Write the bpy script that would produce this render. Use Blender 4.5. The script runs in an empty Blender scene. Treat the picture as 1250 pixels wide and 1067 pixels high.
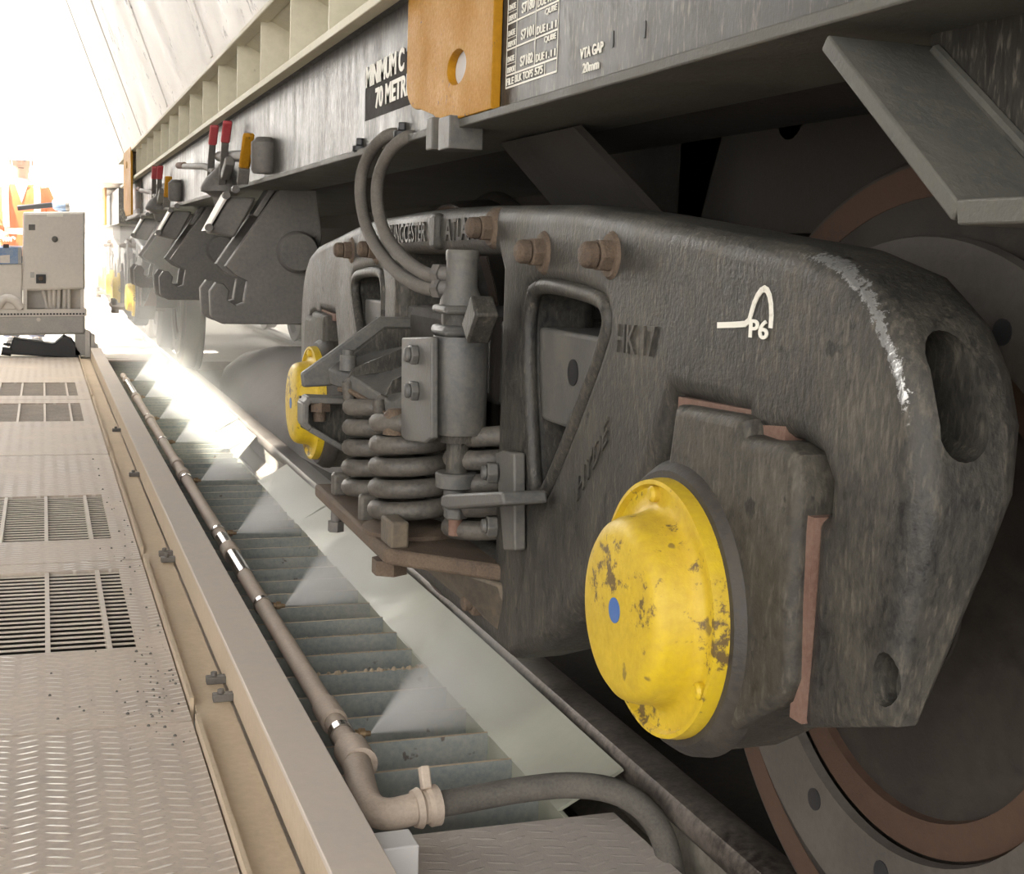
import bpy, bmesh, math, random
from mathutils import Vector as V, Matrix
sc = bpy.context.scene
random.seed(7)

# ---------------------------------------------------------------- camera
F, CX, CY, CAMH = 1600.0, 625.0, 533.5, 0.95
def _cam_axes():
    yw = V((52 - CX, -(298 - CY), -F)).normalized()          # the track runs to this point of the photo
    h = V((1, -.033, 0))
    n = yw.cross(h).normalized()
    if n.y < 0: n = -n
    xw = yw.cross(n)
    return Matrix((xw, yw, n))                               # rows: world axes seen by the camera
RW = _cam_axes()
cd = bpy.data.cameras.new('camera'); cam = bpy.data.objects.new('camera', cd); sc.collection.objects.link(cam)
cd.sensor_width = 36; cd.lens = F / 1250 * 36; cd.clip_start = .05; cd.clip_end = 300
cam.matrix_world = Matrix.Translation((0, 0, CAMH)) @ RW.to_4x4()
sc.camera = cam

# ---------------------------------------------------------------- light
sc.view_settings.view_transform = 'Standard'; sc.view_settings.look = 'None'
sc.view_settings.gamma = 1; sc.view_settings.use_curve_mapping = False
sc.view_settings.exposure = 0.7
sc.cycles.volume_bounces = 4
w = bpy.data.worlds.new('sky'); sc.world = w; w.use_nodes = True
bg = w.node_tree.nodes['Background']; bg.inputs[0].default_value = (1, .965, .92, 1)
# hazy sky: brightest low over the open end of the shed
_n, _l = w.node_tree.nodes, w.node_tree.links
_tc = _n.new('ShaderNodeTexCoord'); _dp = _n.new('ShaderNodeVectorMath'); _dp.operation = 'DOT_PRODUCT'; _dp.inputs[1].default_value = V((-.13, .97, .14)).normalized()
_l.new(_tc.outputs['Generated'], _dp.inputs[0])
_mr = _n.new('ShaderNodeMapRange'); _mr.interpolation_type = 'SMOOTHSTEP'; _mr.inputs[1].default_value = .95; _mr.inputs[2].default_value = .998; _mr.inputs[3].default_value = 2.7; _mr.inputs[4].default_value = 14.0
_l.new(_dp.outputs['Value'], _mr.inputs[0]); _l.new(_mr.outputs[0], bg.inputs[1])
sl = bpy.data.lights.new('sun', 'SUN'); sl.energy = 22; sl.angle = math.radians(1); sl.color = (1, .95, .86)
sun = bpy.data.objects.new('sun', sl); sc.collection.objects.link(sun)
sun.rotation_euler = V((.8, .3, -1.0)).to_track_quat('-Z', 'Y').to_euler()
sun.location = (-8, 2, 12)

# ---------------------------------------------------------------- photo pixel -> point on a real plane
def ray(px, py): return (RW @ V((px - CX, -(py - CY), -F)))
def PX(px, py, x):
    r = ray(px, py); t = x / r.x; return V((x, r.y * t, CAMH + r.z * t))
def PY(px, py, y):
    r = ray(px, py); t = y / r.y; return V((r.x * t, y, CAMH + r.z * t))
def PZ(px, py, z):
    r = ray(px, py); t = (z - CAMH) / r.z; return V((r.x * t, r.y * t, z))

# ---------------------------------------------------------------- mesh helpers
def frame_of(d):
    d = V(d).normalized(); a = V((0, 0, 1)) if abs(d.z) < .9 else V((1, 0, 0))
    u = a.cross(d).normalized(); return u, d.cross(u)
class MB:
    def __init__(s): s.bm = bmesh.new()
    def box(s, x0, x1, y0, y1, z0, z1):
        v = [s.bm.verts.new(p) for p in ((x0,y0,z0),(x1,y0,z0),(x1,y1,z0),(x0,y1,z0),(x0,y0,z1),(x1,y0,z1),(x1,y1,z1),(x0,y1,z1))]
        for f in ((0,3,2,1),(4,5,6,7),(0,1,5,4),(1,2,6,5),(2,3,7,6),(3,0,4,7)): s.bm.faces.new([v[i] for i in f])
        return s
    def prism(s, pts, vec):
        vec = V(vec); a = [s.bm.verts.new(V(p)) for p in pts]; b = [s.bm.verts.new(V(p) + vec) for p in pts]
        s.bm.faces.new(a[::-1]); s.bm.faces.new(b); n = len(a)
        for i in range(n): s.bm.faces.new((a[i], a[(i+1) % n], b[(i+1) % n], b[i]))
        return s
    def bar(s, p0, p1, wd, th, up=(0,0,1)):
        p0, p1 = V(p0), V(p1); d = (p1 - p0).normalized(); u = V(up).cross(d)
        if u.length < 1e-4: u = V((1,0,0)).cross(d)
        u.normalize(); n = d.cross(u)
        q = [p0 + u*a*wd/2 + n*b*th/2 for a, b in ((-1,-1),(1,-1),(1,1),(-1,1))]
        return s.prism(q, p1 - p0)
    def cyl(s, p0, p1, r0, r1=None, seg=24): return s.rings([(p0, r0), (p1, r0 if r1 is None else r1)], seg)
    def rings(s, pr, seg=24, closed_caps=True):
        d = V(pr[-1][0]) - V(pr[0][0]); u, v = frame_of(d); L = []
        for p, r in pr:
            L.append([s.bm.verts.new(V(p) + (u*math.cos(2*math.pi*i/seg) + v*math.sin(2*math.pi*i/seg))*r) for i in range(seg)])
        for a, b in zip(L, L[1:]):
            for i in range(seg): s.bm.faces.new((a[i], a[(i+1) % seg], b[(i+1) % seg], b[i]))
        if closed_caps: s.bm.faces.new(L[0][::-1]); s.bm.faces.new(L[-1])
        return s
    def lathe(s, o, axis, prof, seg=48, caps=True):          # prof: (distance along axis, radius)
        o = V(o); ax = V(axis).normalized(); u, v = frame_of(ax); L = []
        for h, r in prof:
            L.append([s.bm.verts.new(o + ax*h + (u*math.cos(2*math.pi*i/seg) + v*math.sin(2*math.pi*i/seg))*r) for i in range(seg)])
        for a, b in zip(L, L[1:]):
            for i in range(seg): s.bm.faces.new((a[i], a[(i+1) % seg], b[(i+1) % seg], b[i]))
        if caps: s.bm.faces.new(L[0][::-1]); s.bm.faces.new(L[-1])
        return s
    def tube(s, pts, r, seg=12, smooth=0):
        pts = [V(p) for p in pts]
        for _ in range(smooth):
            q = [pts[0]]
            for a, b in zip(pts, pts[1:]): q += [a*.75 + b*.25, a*.25 + b*.75]
            pts = q + [pts[-1]]
        L = []; u = None
        for i, p in enumerate(pts):
            d = (pts[min(i+1, len(pts)-1)] - pts[max(i-1, 0)]).normalized()
            if u is None: u, v = frame_of(d)
            else:
                u = (u - d*u.dot(d)).normalized(); v = d.cross(u)
            rr = r(i/(len(pts)-1)) if callable(r) else r
            L.append([s.bm.verts.new(p + (u*math.cos(2*math.pi*k/seg) + v*math.sin(2*math.pi*k/seg))*rr) for k in range(seg)])
        for a, b in zip(L, L[1:]):
            for i in range(seg): s.bm.faces.new((a[i], a[(i+1) % seg], b[(i+1) % seg], b[i]))
        s.bm.faces.new(L[0][::-1]); s.bm.faces.new(L[-1])
        return s
    def hexa(s, p, d, r, h, seg=6): return s.cyl(p, V(p) + V(d).normalized()*h, r, r, seg)
    def add(s, me):                                          # append another mesh datablock
        s.bm.from_mesh(me); return s
def chaikin(p, n=2):
    p = [V(q) for q in p]
    for _ in range(n):
        q = []
        for i in range(len(p)):
            a, b = p[i], p[(i+1) % len(p)]; q += [a*.75 + b*.25, a*.25 + b*.75]
        p = q
    return p
def wloc(o):
    l = V(o.location)
    while o.parent: o = o.parent; l += V(o.location)
    return l
def link(o): sc.collection.objects.link(o); return o
def obj(name, mb, m, parent=None, bevel=0, sharp=38, seg=2, wn=False):
    bm = mb.bm; bmesh.ops.recalc_face_normals(bm, faces=bm.faces)
    me = bpy.data.meshes.new(name); bm.to_mesh(me); bm.free()
    me.polygons.foreach_set('use_smooth', [True]*len(me.polygons)); me.set_sharp_from_angle(angle=math.radians(sharp))
    o = link(bpy.data.objects.new(name, me))
    if parent: o.parent = parent; off = wloc(parent)
    else:
        xs = [v.co for v in me.vertices]
        off = V(((min(c.x for c in xs)+max(c.x for c in xs))/2, (min(c.y for c in xs)+max(c.y for c in xs))/2, min(c.z for c in xs)))
        o.location = off
    me.transform(Matrix.Translation(-off)); me.materials.append(m)
    if bevel:
        b = o.modifiers.new('bevel', 'BEVEL'); b.width = bevel; b.segments = seg; b.limit_method = 'ANGLE'; b.angle_limit = math.radians(40)
        b.harden_normals = False
    if wn:
        q = o.modifiers.new('weighted', 'WEIGHTED_NORMAL'); q.keep_sharp = True; q.weight = 90
    return o
def tag(o, label, cat, group=None):
    o['label'] = label; o['category'] = cat
    if group: o['group'] = group
    return o
def struct(o): o['kind'] = 'structure'; return o
def thing(name, label, cat, loc=(0,0,0), group=None):
    o = link(bpy.data.objects.new(name, None)); o.location = loc; o.empty_display_size = .05
    return tag(o, label, cat, group)
def dup(root, off, label, group=None):
    r = root.copy(); link(r); r.location = V(root.location) + V(off); r['label'] = label
    if group: r['group'] = group
    def rec(a, b):
        for ch in [c for c in sc.objects if c.parent == a]:
            c = ch.copy(); link(c); c.parent = b; rec(ch, c)
    rec(root, r)
    return r
def fill(loops, mapf, depth, bev=0, res=2):
    """flat outline (with holes) -> solid with rounded edges; mapf(u, v, w) gives the world point"""
    cu = bpy.data.curves.new('tmp', 'CURVE'); cu.dimensions = '2D'; cu.fill_mode = 'BOTH'
    cu.extrude = max(depth/2 - bev, 1e-4); cu.bevel_depth = bev; cu.bevel_resolution = res; cu.offset = -bev
    for lp in loops:
        sp = cu.splines.new('POLY'); sp.points.add(len(lp)-1); sp.use_cyclic_u = True
        for p, q in zip(sp.points, lp): p.co = (q[0], q[1], 0, 1)
    o = link(bpy.data.objects.new('tmp', cu)); dg = bpy.context.evaluated_depsgraph_get()
    me = bpy.data.meshes.new_from_object(o.evaluated_get(dg)); bpy.data.objects.remove(o); bpy.data.curves.remove(cu)
    for v in me.vertices: v.co = mapf(v.co.x, v.co.y, v.co.z)
    bm = bmesh.new(); bm.from_mesh(me); bmesh.ops.remove_doubles(bm, verts=bm.verts, dist=1e-5)
    bmesh.ops.recalc_face_normals(bm, faces=bm.faces); bm.to_mesh(me); bm.free()
    return me
def cut(me, cutters):
    """boolean-subtract cutter meshes from me"""
    a = link(bpy.data.objects.new('tmp_a', me)); bs = []
    for c in cutters:
        b = link(bpy.data.objects.new('tmp_b', c)); bs.append(b)
        md = a.modifiers.new('b', 'BOOLEAN'); md.object = b; md.operation = 'DIFFERENCE'; md.solver = 'EXACT'
    dg = bpy.context.evaluated_depsgraph_get(); out = bpy.data.meshes.new_from_object(a.evaluated_get(dg))
    for o in bs + [a]: bpy.data.objects.remove(o)
    return out
def mb_mesh(mb):
    bmesh.ops.recalc_face_normals(mb.bm, faces=mb.bm.faces)
    me = bpy.data.meshes.new('t'); mb.bm.to_mesh(me); mb.bm.free(); return me
def text_mesh(s, origin, u, v, width, height, ex=.0006, bold=0):
    """lettering lying in the plane of u, v: its lower left corner at origin"""
    cu = bpy.data.curves.new('t', 'FONT'); cu.body = s; cu.size = 1; cu.extrude = 0.5; cu.offset = bold
    o = link(bpy.data.objects.new('t', cu)); dg = bpy.context.evaluated_depsgraph_get()
    me = bpy.data.meshes.new_from_object(o.evaluated_get(dg)); bpy.data.objects.remove(o)
    xs = [q.co.x for q in me.vertices]; ys = [q.co.y for q in me.vertices]
    x0, x1, y0, y1 = min(xs), max(xs), min(ys), max(ys); n = V(u).cross(V(v))
    bm = bmesh.new(); bm.from_mesh(me); bmesh.ops.remove_doubles(bm, verts=bm.verts, dist=1e-4); bmesh.ops.recalc_face_normals(bm, faces=bm.faces); bm.to_mesh(me); bm.free()
    for q in me.vertices:
        a, b, c = q.co; q.co = V(origin) + V(u)*((a-x0)/(x1-x0)*width) + V(v)*((b-y0)/(y1-y0)*height) + n*(c*2*ex)
    return me

# ---------------------------------------------------------------- materials
MATS = {}
class NT:
    def __init__(s, name):
        s.m = bpy.data.materials.new(name); s.m.use_nodes = True; s.t = s.m.node_tree; s.n = s.t.nodes; s.b = s.n['Principled BSDF']
        s.tc = s.n.new('ShaderNodeTexCoord')
    def lk(s, a, b): s.t.links.new(a, b)
    def noise(s, scale, detail=4, rough=.6, vec=None, stretch=None):
        n = s.n.new('ShaderNodeTexNoise'); n.inputs['Scale'].default_value = scale; n.inputs['Detail'].default_value = detail; n.inputs['Roughness'].default_value = rough
        src = vec or s.tc.outputs['Object']
        if stretch:
            mp = s.n.new('ShaderNodeMapping'); mp.inputs['Scale'].default_value = stretch; s.lk(src, mp.inputs[0]); src = mp.outputs[0]
        s.lk(src, n.inputs['Vector']); return n.outputs[0]
    def ramp(s, x, lo, hi):
        r = s.n.new('ShaderNodeMapRange'); r.inputs[1].default_value = lo; r.inputs[2].default_value = hi; s.lk(x, r.inputs[0]); return r.outputs[0]
    def math(s, op, a, b=None):
        m = s.n.new('ShaderNodeMath'); m.operation = op
        for i, q in enumerate((a, b)):
            if q is None: continue
            if isinstance(q, (int, float)): m.inputs[i].default_value = q
            else: s.lk(q, m.inputs[i])
        return m.outputs[0]
    def mix(s, f, a, b):
        m = s.n.new('ShaderNodeMix'); m.data_type = 'RGBA'
        for k, q in ((0, f), (6, a), (7, b)):
            if isinstance(q, (int, float)): m.inputs[k].default_value = q
            elif isinstance(q, (tuple, list)): m.inputs[k].default_value = (*q, 1)
            else: s.lk(q, m.inputs[k])
        return m.outputs[2]
    def bump(s, h, strength, dist):
        b = s.n.new('ShaderNodeBump'); b.inputs['Strength'].default_value = strength; b.inputs['Distance'].default_value = dist
        s.lk(h, b.inputs['Height']); s.lk(b.outputs[0], s.b.inputs['Normal'])
def grime(name, base, dust, amt=.5, rough=.6, metal=0, scale=6, bump=.25, streak=None, chips=None, chipamt=.6, speck=.35, spec=.5, fleck=None, spots=None):
    """paint or steel under patchy dust, optional chips through to another colour"""
    t = NT(name); n1 = t.noise(scale, 6, .65, stretch=streak); n2 = t.noise(scale*14, 3, .6, stretch=streak)
    m = t.math('ADD', t.math('MULTIPLY', n1, .75), t.math('MULTIPLY', n2, .25 + speck))
    f = t.ramp(m, .5 + speck/2 - amt*.45, .5 + speck/2 + .28 - amt*.25)
    col = t.mix(f, base, dust)
    if fleck:                                                # fine run-down flecks of dried dust
        k = t.ramp(t.math('ADD', t.math('MULTIPLY', t.noise(1, 3, .6, stretch=(190, 190, 42)), .7), t.math('MULTIPLY', n1, .35)), .56, .70)
        col = t.mix(t.math('MULTIPLY', k, .75), col, fleck)
    if spots:                                                # dark splashes
        k = t.ramp(t.math('ADD', t.noise(26, 3, .55), t.math('MULTIPLY', n1, .25)), .80, .84)
        col = t.mix(t.math('MULTIPLY', k, .8), col, spots)
    if chips:
        c = t.ramp(t.math('ADD', t.math('MULTIPLY', t.noise(scale*1.3, 3), .5), t.math('MULTIPLY', t.noise(scale*9, 5, .7), .5)), chipamt, chipamt+.04)
        col = t.mix(c, col, chips)
    t.lk(col, t.b.inputs['Base Color']); t.b.inputs['Metallic'].default_value = metal; t.b.inputs['Specular IOR Level'].default_value = spec
    r = t.ramp(f, 0, 1); rr = t.n.new('ShaderNodeMapRange'); rr.inputs[3].default_value = rough; rr.inputs[4].default_value = min(1, rough+.25); t.lk(f, rr.inputs[0])
    t.lk(rr.outputs[0], t.b.inputs['Roughness'])
    if bump: t.bump(t.math('ADD', n2, t.math('MULTIPLY', t.noise(scale*30, 2), .6)), bump, .004)
    MATS[name] = t.m; return t.m
def checker(name, base, dust, ridge):
    """raised-bar tread plate: short bars leaning alternate ways column by column, dust lying between them"""
    t = NT(name); P = .05
    sx = t.n.new('ShaderNodeSeparateXYZ'); t.lk(t.tc.outputs['Object'], sx.inputs[0])
    u = t.math('DIVIDE', sx.outputs[0], P); v = t.math('DIVIDE', sx.outputs[1], P*.6)
    par = t.math('MODULO', t.math('ABSOLUTE', t.math('FLOOR', u)), 2); s = t.math('SUBTRACT', t.math('MULTIPLY', par, 2), 1)
    fu = t.math('SUBTRACT', t.math('FRACT', u), .5); fv = t.math('SUBTRACT', t.math('FRACT', t.math('ADD', v, t.math('MULTIPLY', par, .5))), .5)
    p = fu; q = t.math('ADD', fv, t.math('MULTIPLY', t.math('MULTIPLY', s, fu), .55))
    e = t.math('ADD', t.math('POWER', t.math('DIVIDE', p, .42), 2), t.math('POWER', t.math('DIVIDE', q, .14), 2))
    h = t.ramp(e, 1.0, .5)
    n1 = t.noise(2.2, 6, .6); n2 = t.noise(70, 3, .6); n3 = t.noise(420, 2, .5)
    cover = t.ramp(t.math('ADD', n1, t.math('MULTIPLY', n2, .22)), .5, .72)
    hh = t.math('MULTIPLY', h, t.math('SUBTRACT', 1, t.math('MULTIPLY', cover, .8)))
    col = t.mix(t.ramp(t.math('ADD', t.math('MULTIPLY', n1, .6), t.math('MULTIPLY', n2, .4)), .35, .65), base, dust)
    col = t.mix(t.math('MULTIPLY', hh, .65), col, ridge)
    spots = t.ramp(t.math('ADD', t.math('MULTIPLY', t.noise(55, 4, .7), .6), t.math('MULTIPLY', t.noise(3, 2), .4)), .66, .7)
    col = t.mix(t.math('MULTIPLY', spots, .7), col, (.12, .1, .085))
    t.lk(col, t.b.inputs['Base Color'])
    rr = t.n.new('ShaderNodeMapRange'); rr.inputs[3].default_value = .7; rr.inputs[4].default_value = .28; t.lk(hh, rr.inputs[0]); t.lk(rr.outputs[0], t.b.inputs['Roughness'])
    t.bump(t.math('ADD', hh, t.math('MULTIPLY', n3, .12)), .8, .003)
    return t.m
def glint_frame(name):
    """the side frame's dark paint, with a broken highlight painted along the edge of its nose"""
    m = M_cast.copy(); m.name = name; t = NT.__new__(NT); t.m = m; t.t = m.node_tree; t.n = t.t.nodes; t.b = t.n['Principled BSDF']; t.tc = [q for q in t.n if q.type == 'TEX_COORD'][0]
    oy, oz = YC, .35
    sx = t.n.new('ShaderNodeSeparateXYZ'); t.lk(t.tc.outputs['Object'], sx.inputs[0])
    dy = t.math('SUBTRACT', sx.outputs[1], GLINT_ARC[0]-oy); dz = t.math('SUBTRACT', sx.outputs[2], GLINT_ARC[1]-oz)
    d = t.math('ABSOLUTE', t.math('SUBTRACT', t.math('SQRT', t.math('ADD', t.math('POWER', dy, 2), t.math('POWER', dz, 2))), GLINT_ARC[2]))
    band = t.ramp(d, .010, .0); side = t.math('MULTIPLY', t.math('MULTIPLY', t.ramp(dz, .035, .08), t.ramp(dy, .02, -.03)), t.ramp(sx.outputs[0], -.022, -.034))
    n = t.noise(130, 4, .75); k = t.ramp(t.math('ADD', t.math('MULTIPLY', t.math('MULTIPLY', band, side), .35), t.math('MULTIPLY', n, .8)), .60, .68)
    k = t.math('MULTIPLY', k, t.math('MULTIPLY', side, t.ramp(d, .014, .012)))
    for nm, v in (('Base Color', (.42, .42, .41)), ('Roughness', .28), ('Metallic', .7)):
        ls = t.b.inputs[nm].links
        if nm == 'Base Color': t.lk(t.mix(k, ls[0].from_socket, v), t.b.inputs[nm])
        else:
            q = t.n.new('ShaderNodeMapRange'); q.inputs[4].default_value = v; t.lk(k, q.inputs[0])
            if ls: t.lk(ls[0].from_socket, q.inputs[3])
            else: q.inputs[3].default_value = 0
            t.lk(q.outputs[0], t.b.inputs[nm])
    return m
def plain(name, col, rough=.6, metal=0, spec=.5):
    t = NT(name); t.b.inputs['Base Color'].default_value = (*col, 1); t.b.inputs['Roughness'].default_value = rough; t.b.inputs['Metallic'].default_value = metal
    t.b.inputs['Specular IOR Level'].default_value = spec
    return t.m
ST = (9, 9, 1.2)      # streaks that run down vertical faces
M_cast = grime('cast_steel', (.016, .0165, .0175), (.068, .063, .053), .48, .36, 0, 7, .25, streak=(1.5, 1.5, .8), fleck=(.125, .112, .09), spots=(.016, .015, .014), spec=.3)
M_castmud = grime('cast_steel_muddy', (.055, .05, .045), (.15, .12, .085), .6, .7, 0, 6, .4)
M_spring = grime('spring_steel', (.045, .041, .037), (.12, .108, .09), .45, .45, 0, 9, .25)
M_damper = grime('damper_steel', (.065, .067, .07), (.13, .122, .105), .45, .42, 0, 8, .15)
M_rust = grime('rusty_steel', (.06, .04, .03), (.13, .095, .065), .5, .7, 0, 20, .5)
M_wear = grime('rusty_wear_plate', (.12, .06, .042), (.19, .12, .09), .5, .7, 0, 12, .3)
M_adapter = grime('adapter_iron', (.02, .019, .018), (.07, .063, .051), .5, .45, 0, 6, .3, fleck=(.11, .10, .08), spots=(.016, .015, .014), spec=.3)
M_yellow = grime('yellow_cap_paint', (.60, .43, .014), (.46, .31, .025), .35, .38, 0, 7, .12, chips=(.13, .085, .03), chipamt=.553, speck=.2, spots=(.16, .11, .03))
M_yellowclean = grime('yellow_lifting_paint', (.43, .205, .008), (.34, .16, .008), .45, .5, 0, 10, .15, chips=(.13, .085, .04), chipamt=.60, spec=.22)
M_blue = plain('blue_paint', (.05, .13, .36), .5)
M_ring = grime('black_seal', (.022, .02, .019), (.055, .047, .037), .4, .5, 0, 8, .2)
M_disc = grime('brake_disc_steel', (.055, .048, .043), (.10, .088, .076), .5, .5, 0, 6, .15)
M_sill = grime('sill_paint', (.022, .0205, .0195), (.046, .043, .037), .45, .3, 0, 7, .07, streak=(3, 3, .6), fleck=(.17, .155, .125), spec=.3)
M_flange = grime('flange_paint', (.062, .064, .058), (.105, .10, .085), .5, .5, 0, 8, .2)
M_dark = grime('underframe_dark', (.016, .014, .012), (.032, .026, .021), .5, .75, 0, 4, .2)
M_cream = grime('cream_hopper_paint', (.52, .49, .37), (.64, .60, .47), .5, .5, 0, 3, .1, chips=(.25, .22, .17), chipamt=.64)
M_hopper = grime('hopper_side_paint', (.66, .62, .57), (.76, .74, .70), .5, .4, 0, 2, .1, chips=(.22, .20, .19), chipamt=.585)
M_white = plain('white_lettering', (.78, .76, .68), .6)
M_hose = grime('hose_rubber', (.07, .064, .056), (.14, .127, .11), .5, .7, 0, 14, .2)
M_floor = checker('tread_plate', (.36, .31, .265), (.53, .445, .36), (.72, .67, .61))
M_plate2 = checker('tread_plate_grey', (.42, .38, .345), (.54, .49, .44), (.66, .62, .58))
M_kerb = grime('kerb_steel_dusty', (.50, .445, .40), (.57, .50, .43), .5, .7, 0, 3, .12)
M_angle = grime('angle_dusty', (.42, .34, .24), (.52, .42, .31), .5, .75, 0, 4, .15)
M_grate = grime('grate_steel', (.40, .35, .30), (.56, .49, .41), .5, .45, 0, 8, .1)
M_pipe = grime('pipe_dusty', (.40, .325, .265), (.54, .45, .365), .5, .6, 0, 10, .2)
M_chrome = plain('bright_pipe', (.62, .6, .58), .18, .9)
M_brass = grime('nozzle_brass', (.40, .28, .16), (.3, .22, .15), .4, .35, .7, 30, .1)
M_slat = grime('slat_wet_steel', (.24, .285, .29), (.42, .42, .38), .5, .32, 0, 6, .15, spots=(.13, .095, .075))
M_slatrust = (.14, .10, .08)
M_chute = grime('pale_green_plate', (.40, .41, .325), (.46, .46, .375), .5, .3, 0, 2.5, .05)
M_rail = grime('rail_steel', (.12, .105, .09), (.27, .245, .205), .6, .5, 0, 5, .25)
M_railhead = grime('rail_head_steel', (.05, .04, .035), (.24, .21, .18), .33, .32, .2, 5, .2)
M_wheel = grime('wheel_steel', (.022, .018, .016), (.05, .042, .034), .45, .5, .2, 4, .2)
M_wheelbrown = grime('wheel_rim_rust', (.05, .026, .016), (.08, .045, .028), .5, .65, 0, 6, .2)
M_hook = grime('hook_steel', (.085, .08, .076), (.15, .138, .122), .5, .5, 0, 6, .2)
M_red = grime('red_handle_paint', (.40, .04, .05), (.42, .10, .10), .4, .5, 0, 12, .1)
M_cab = grime('cabinet_steel', (.54, .51, .47), (.64, .60, .55), .5, .45, .1, 3, .05)
M_cabdark = grime('trolley_steel', (.30, .30, .29), (.42, .40, .37), .5, .5, 0, 5, .1)
M_bluebox = grime('blue_box_paint', (.10, .22, .46), (.30, .36, .45), .45, .5, 0, 6, .1)
M_black = plain('black_plastic', (.02, .02, .022), .5)
M_orange = plain('orange_vest_cloth', (.85, .14, .03), .8)
M_silver = plain('reflective_tape', (.8, .8, .78), .4)
M_shirt = plain('grey_shirt_cloth', (.38, .36, .38), .85)
M_skin = plain('skin', (.55, .34, .25), .6)
M_trouser = plain('navy_trouser_cloth', (.05, .06, .10), .85)
M_helmet = plain('white_helmet', (.85, .85, .82), .35)
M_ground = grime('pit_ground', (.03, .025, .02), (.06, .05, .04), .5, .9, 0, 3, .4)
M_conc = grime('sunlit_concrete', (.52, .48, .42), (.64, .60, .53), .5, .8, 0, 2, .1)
M_heap = grime('ore_dust_heap', (.28, .265, .255), (.34, .325, .31), .5, .9, 0, 4, .5)
M_wall = grime('shed_wall', (.045, .04, .036), (.07, .06, .055), .5, .9, 0, 1, .1)
M_bluegrey = grime('blue_grey_paint', (.05, .06, .075), (.09, .09, .09), .5, .4, 0, 9, .1)
M_crack = plain('pale_grey_paint', (.62, .61, .6), .5)
def mist_mat(name, k, rmax):
    m = bpy.data.materials.new(name); m.use_nodes = True; t = m.node_tree; t.nodes.clear()
    out = t.nodes.new('ShaderNodeOutputMaterial'); vol = t.nodes.new('ShaderNodeVolumeScatter'); t.links.new(vol.outputs[0], out.inputs['Volume'])
    vol.inputs['Color'].default_value = (1, 1, 1, 1); vol.inputs['Anisotropy'].default_value = .55
    tc = t.nodes.new('ShaderNodeTexCoord'); ln = t.nodes.new('ShaderNodeVectorMath'); ln.operation = 'LENGTH'; t.links.new(tc.outputs['Object'], ln.inputs[0])
    def mth(op, a, b=0.0):
        q = t.nodes.new('ShaderNodeMath'); q.operation = op; q.use_clamp = False
        for i, z in enumerate((a, b)):
            if isinstance(z, (int, float)): q.inputs[i].default_value = z
            else: t.links.new(z, q.inputs[i])
        return q.outputs[0]
    sp = t.nodes.new('ShaderNodeSeparateXYZ'); t.links.new(tc.outputs['Object'], sp.inputs[0])
    an = mth('DIVIDE', mth('SUBTRACT', mth('ARCTAN2', sp.outputs[2], sp.outputs[0]), math.radians(27)), math.radians(31))
    ang = mth('MAXIMUM', mth('SUBTRACT', 1, mth('POWER', mth('ABSOLUTE', an), 2.5)), 0)
    near = mth('MULTIPLY', ang, mth('DIVIDE', k, mth('POWER', mth('ADD', ln.outputs['Value'], .03), 1.5)))
    fade = t.nodes.new('ShaderNodeMapRange'); fade.inputs[1].default_value = rmax; fade.inputs[2].default_value = rmax*.15; t.links.new(ln.outputs['Value'], fade.inputs[0])
    t.links.new(mth('MULTIPLY', near, mth('POWER', fade.outputs[0], 1.5)), vol.inputs['Density'])
    return m
M_mist = mist_mat('water_mist', 4.2, .40)

# ================================================================ the setting
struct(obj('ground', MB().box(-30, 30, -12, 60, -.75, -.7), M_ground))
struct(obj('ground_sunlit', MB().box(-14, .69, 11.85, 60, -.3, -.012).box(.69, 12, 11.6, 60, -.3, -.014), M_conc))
RY = (-3.2, 4.35, 8.95, 10.65)                                  # unseen roof; open strip added to drop a beam of sun onto the chute plates
struct(obj('unseen_roof', MB().box(-7.5, 6, RY[0], RY[1], 5.2, 5.25).box(-7.5, 6, RY[2], RY[3], 5.2, 5.25).box(-7.5, -3.46, RY[1], RY[2], 5.2, 5.25).box(-3.10, 6, RY[1], RY[2], 5.2, 5.25), M_wall))
struct(obj('blocker_wall_left', MB().box(-6.7, -6.5, 1.8, 21, -.7, 5.2), M_wall))  # unseen wall added to keep sky reflections off the sill and side frame
struct(obj('wall_right', MB().box(3.6, 3.8, -7, 13.0, -.7, 5.2), M_wall))
# ---- walkway plates, each with a grated opening
XR = .272
GY = [(3.162, 3.979), (4.412, 5.222), (PZ(102, 514, 0).y, PZ(98, 492, 0).y), (PZ(95, 483, 0).y, PZ(92, 467, 0).y)]
PLY = [(-1.2, 2.62, None), (2.63, 4.085, 0), (4.095, 6.25, 1), (6.26, PZ(100, 487.5, 0).y-.005, 2), (PZ(100, 487.5, 0).y+.005, 11.8, 3)]
GX0, GX1 = -.72, .2
for y0, y1, g in PLY:
    mb = MB()
    if g is None: mb.box(-2.6, XR, y0, y1, -.012, 0)
    else:
        a, b = GY[g]
        mb.box(-2.6, GX0, y0, y1, -.012, 0).box(GX1, XR, y0, y1, -.012, 0).box(GX0, GX1, y0, a, -.012, 0).box(GX0, GX1, b, y1, -.012, 0)
    struct(obj('floor', mb, M_floor))
    e = MB().box(XR+.004, XR+.012, y0+.07, y1-.02, -.04, .022)
    struct(obj('trim_1', e, M_angle))
struct(obj('floor_edge', MB().box(XR+.014, .398, -1.2, 11.6, -.03, .004), M_angle))
gl = ['nearest', 'second', 'third', 'farthest']
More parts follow.
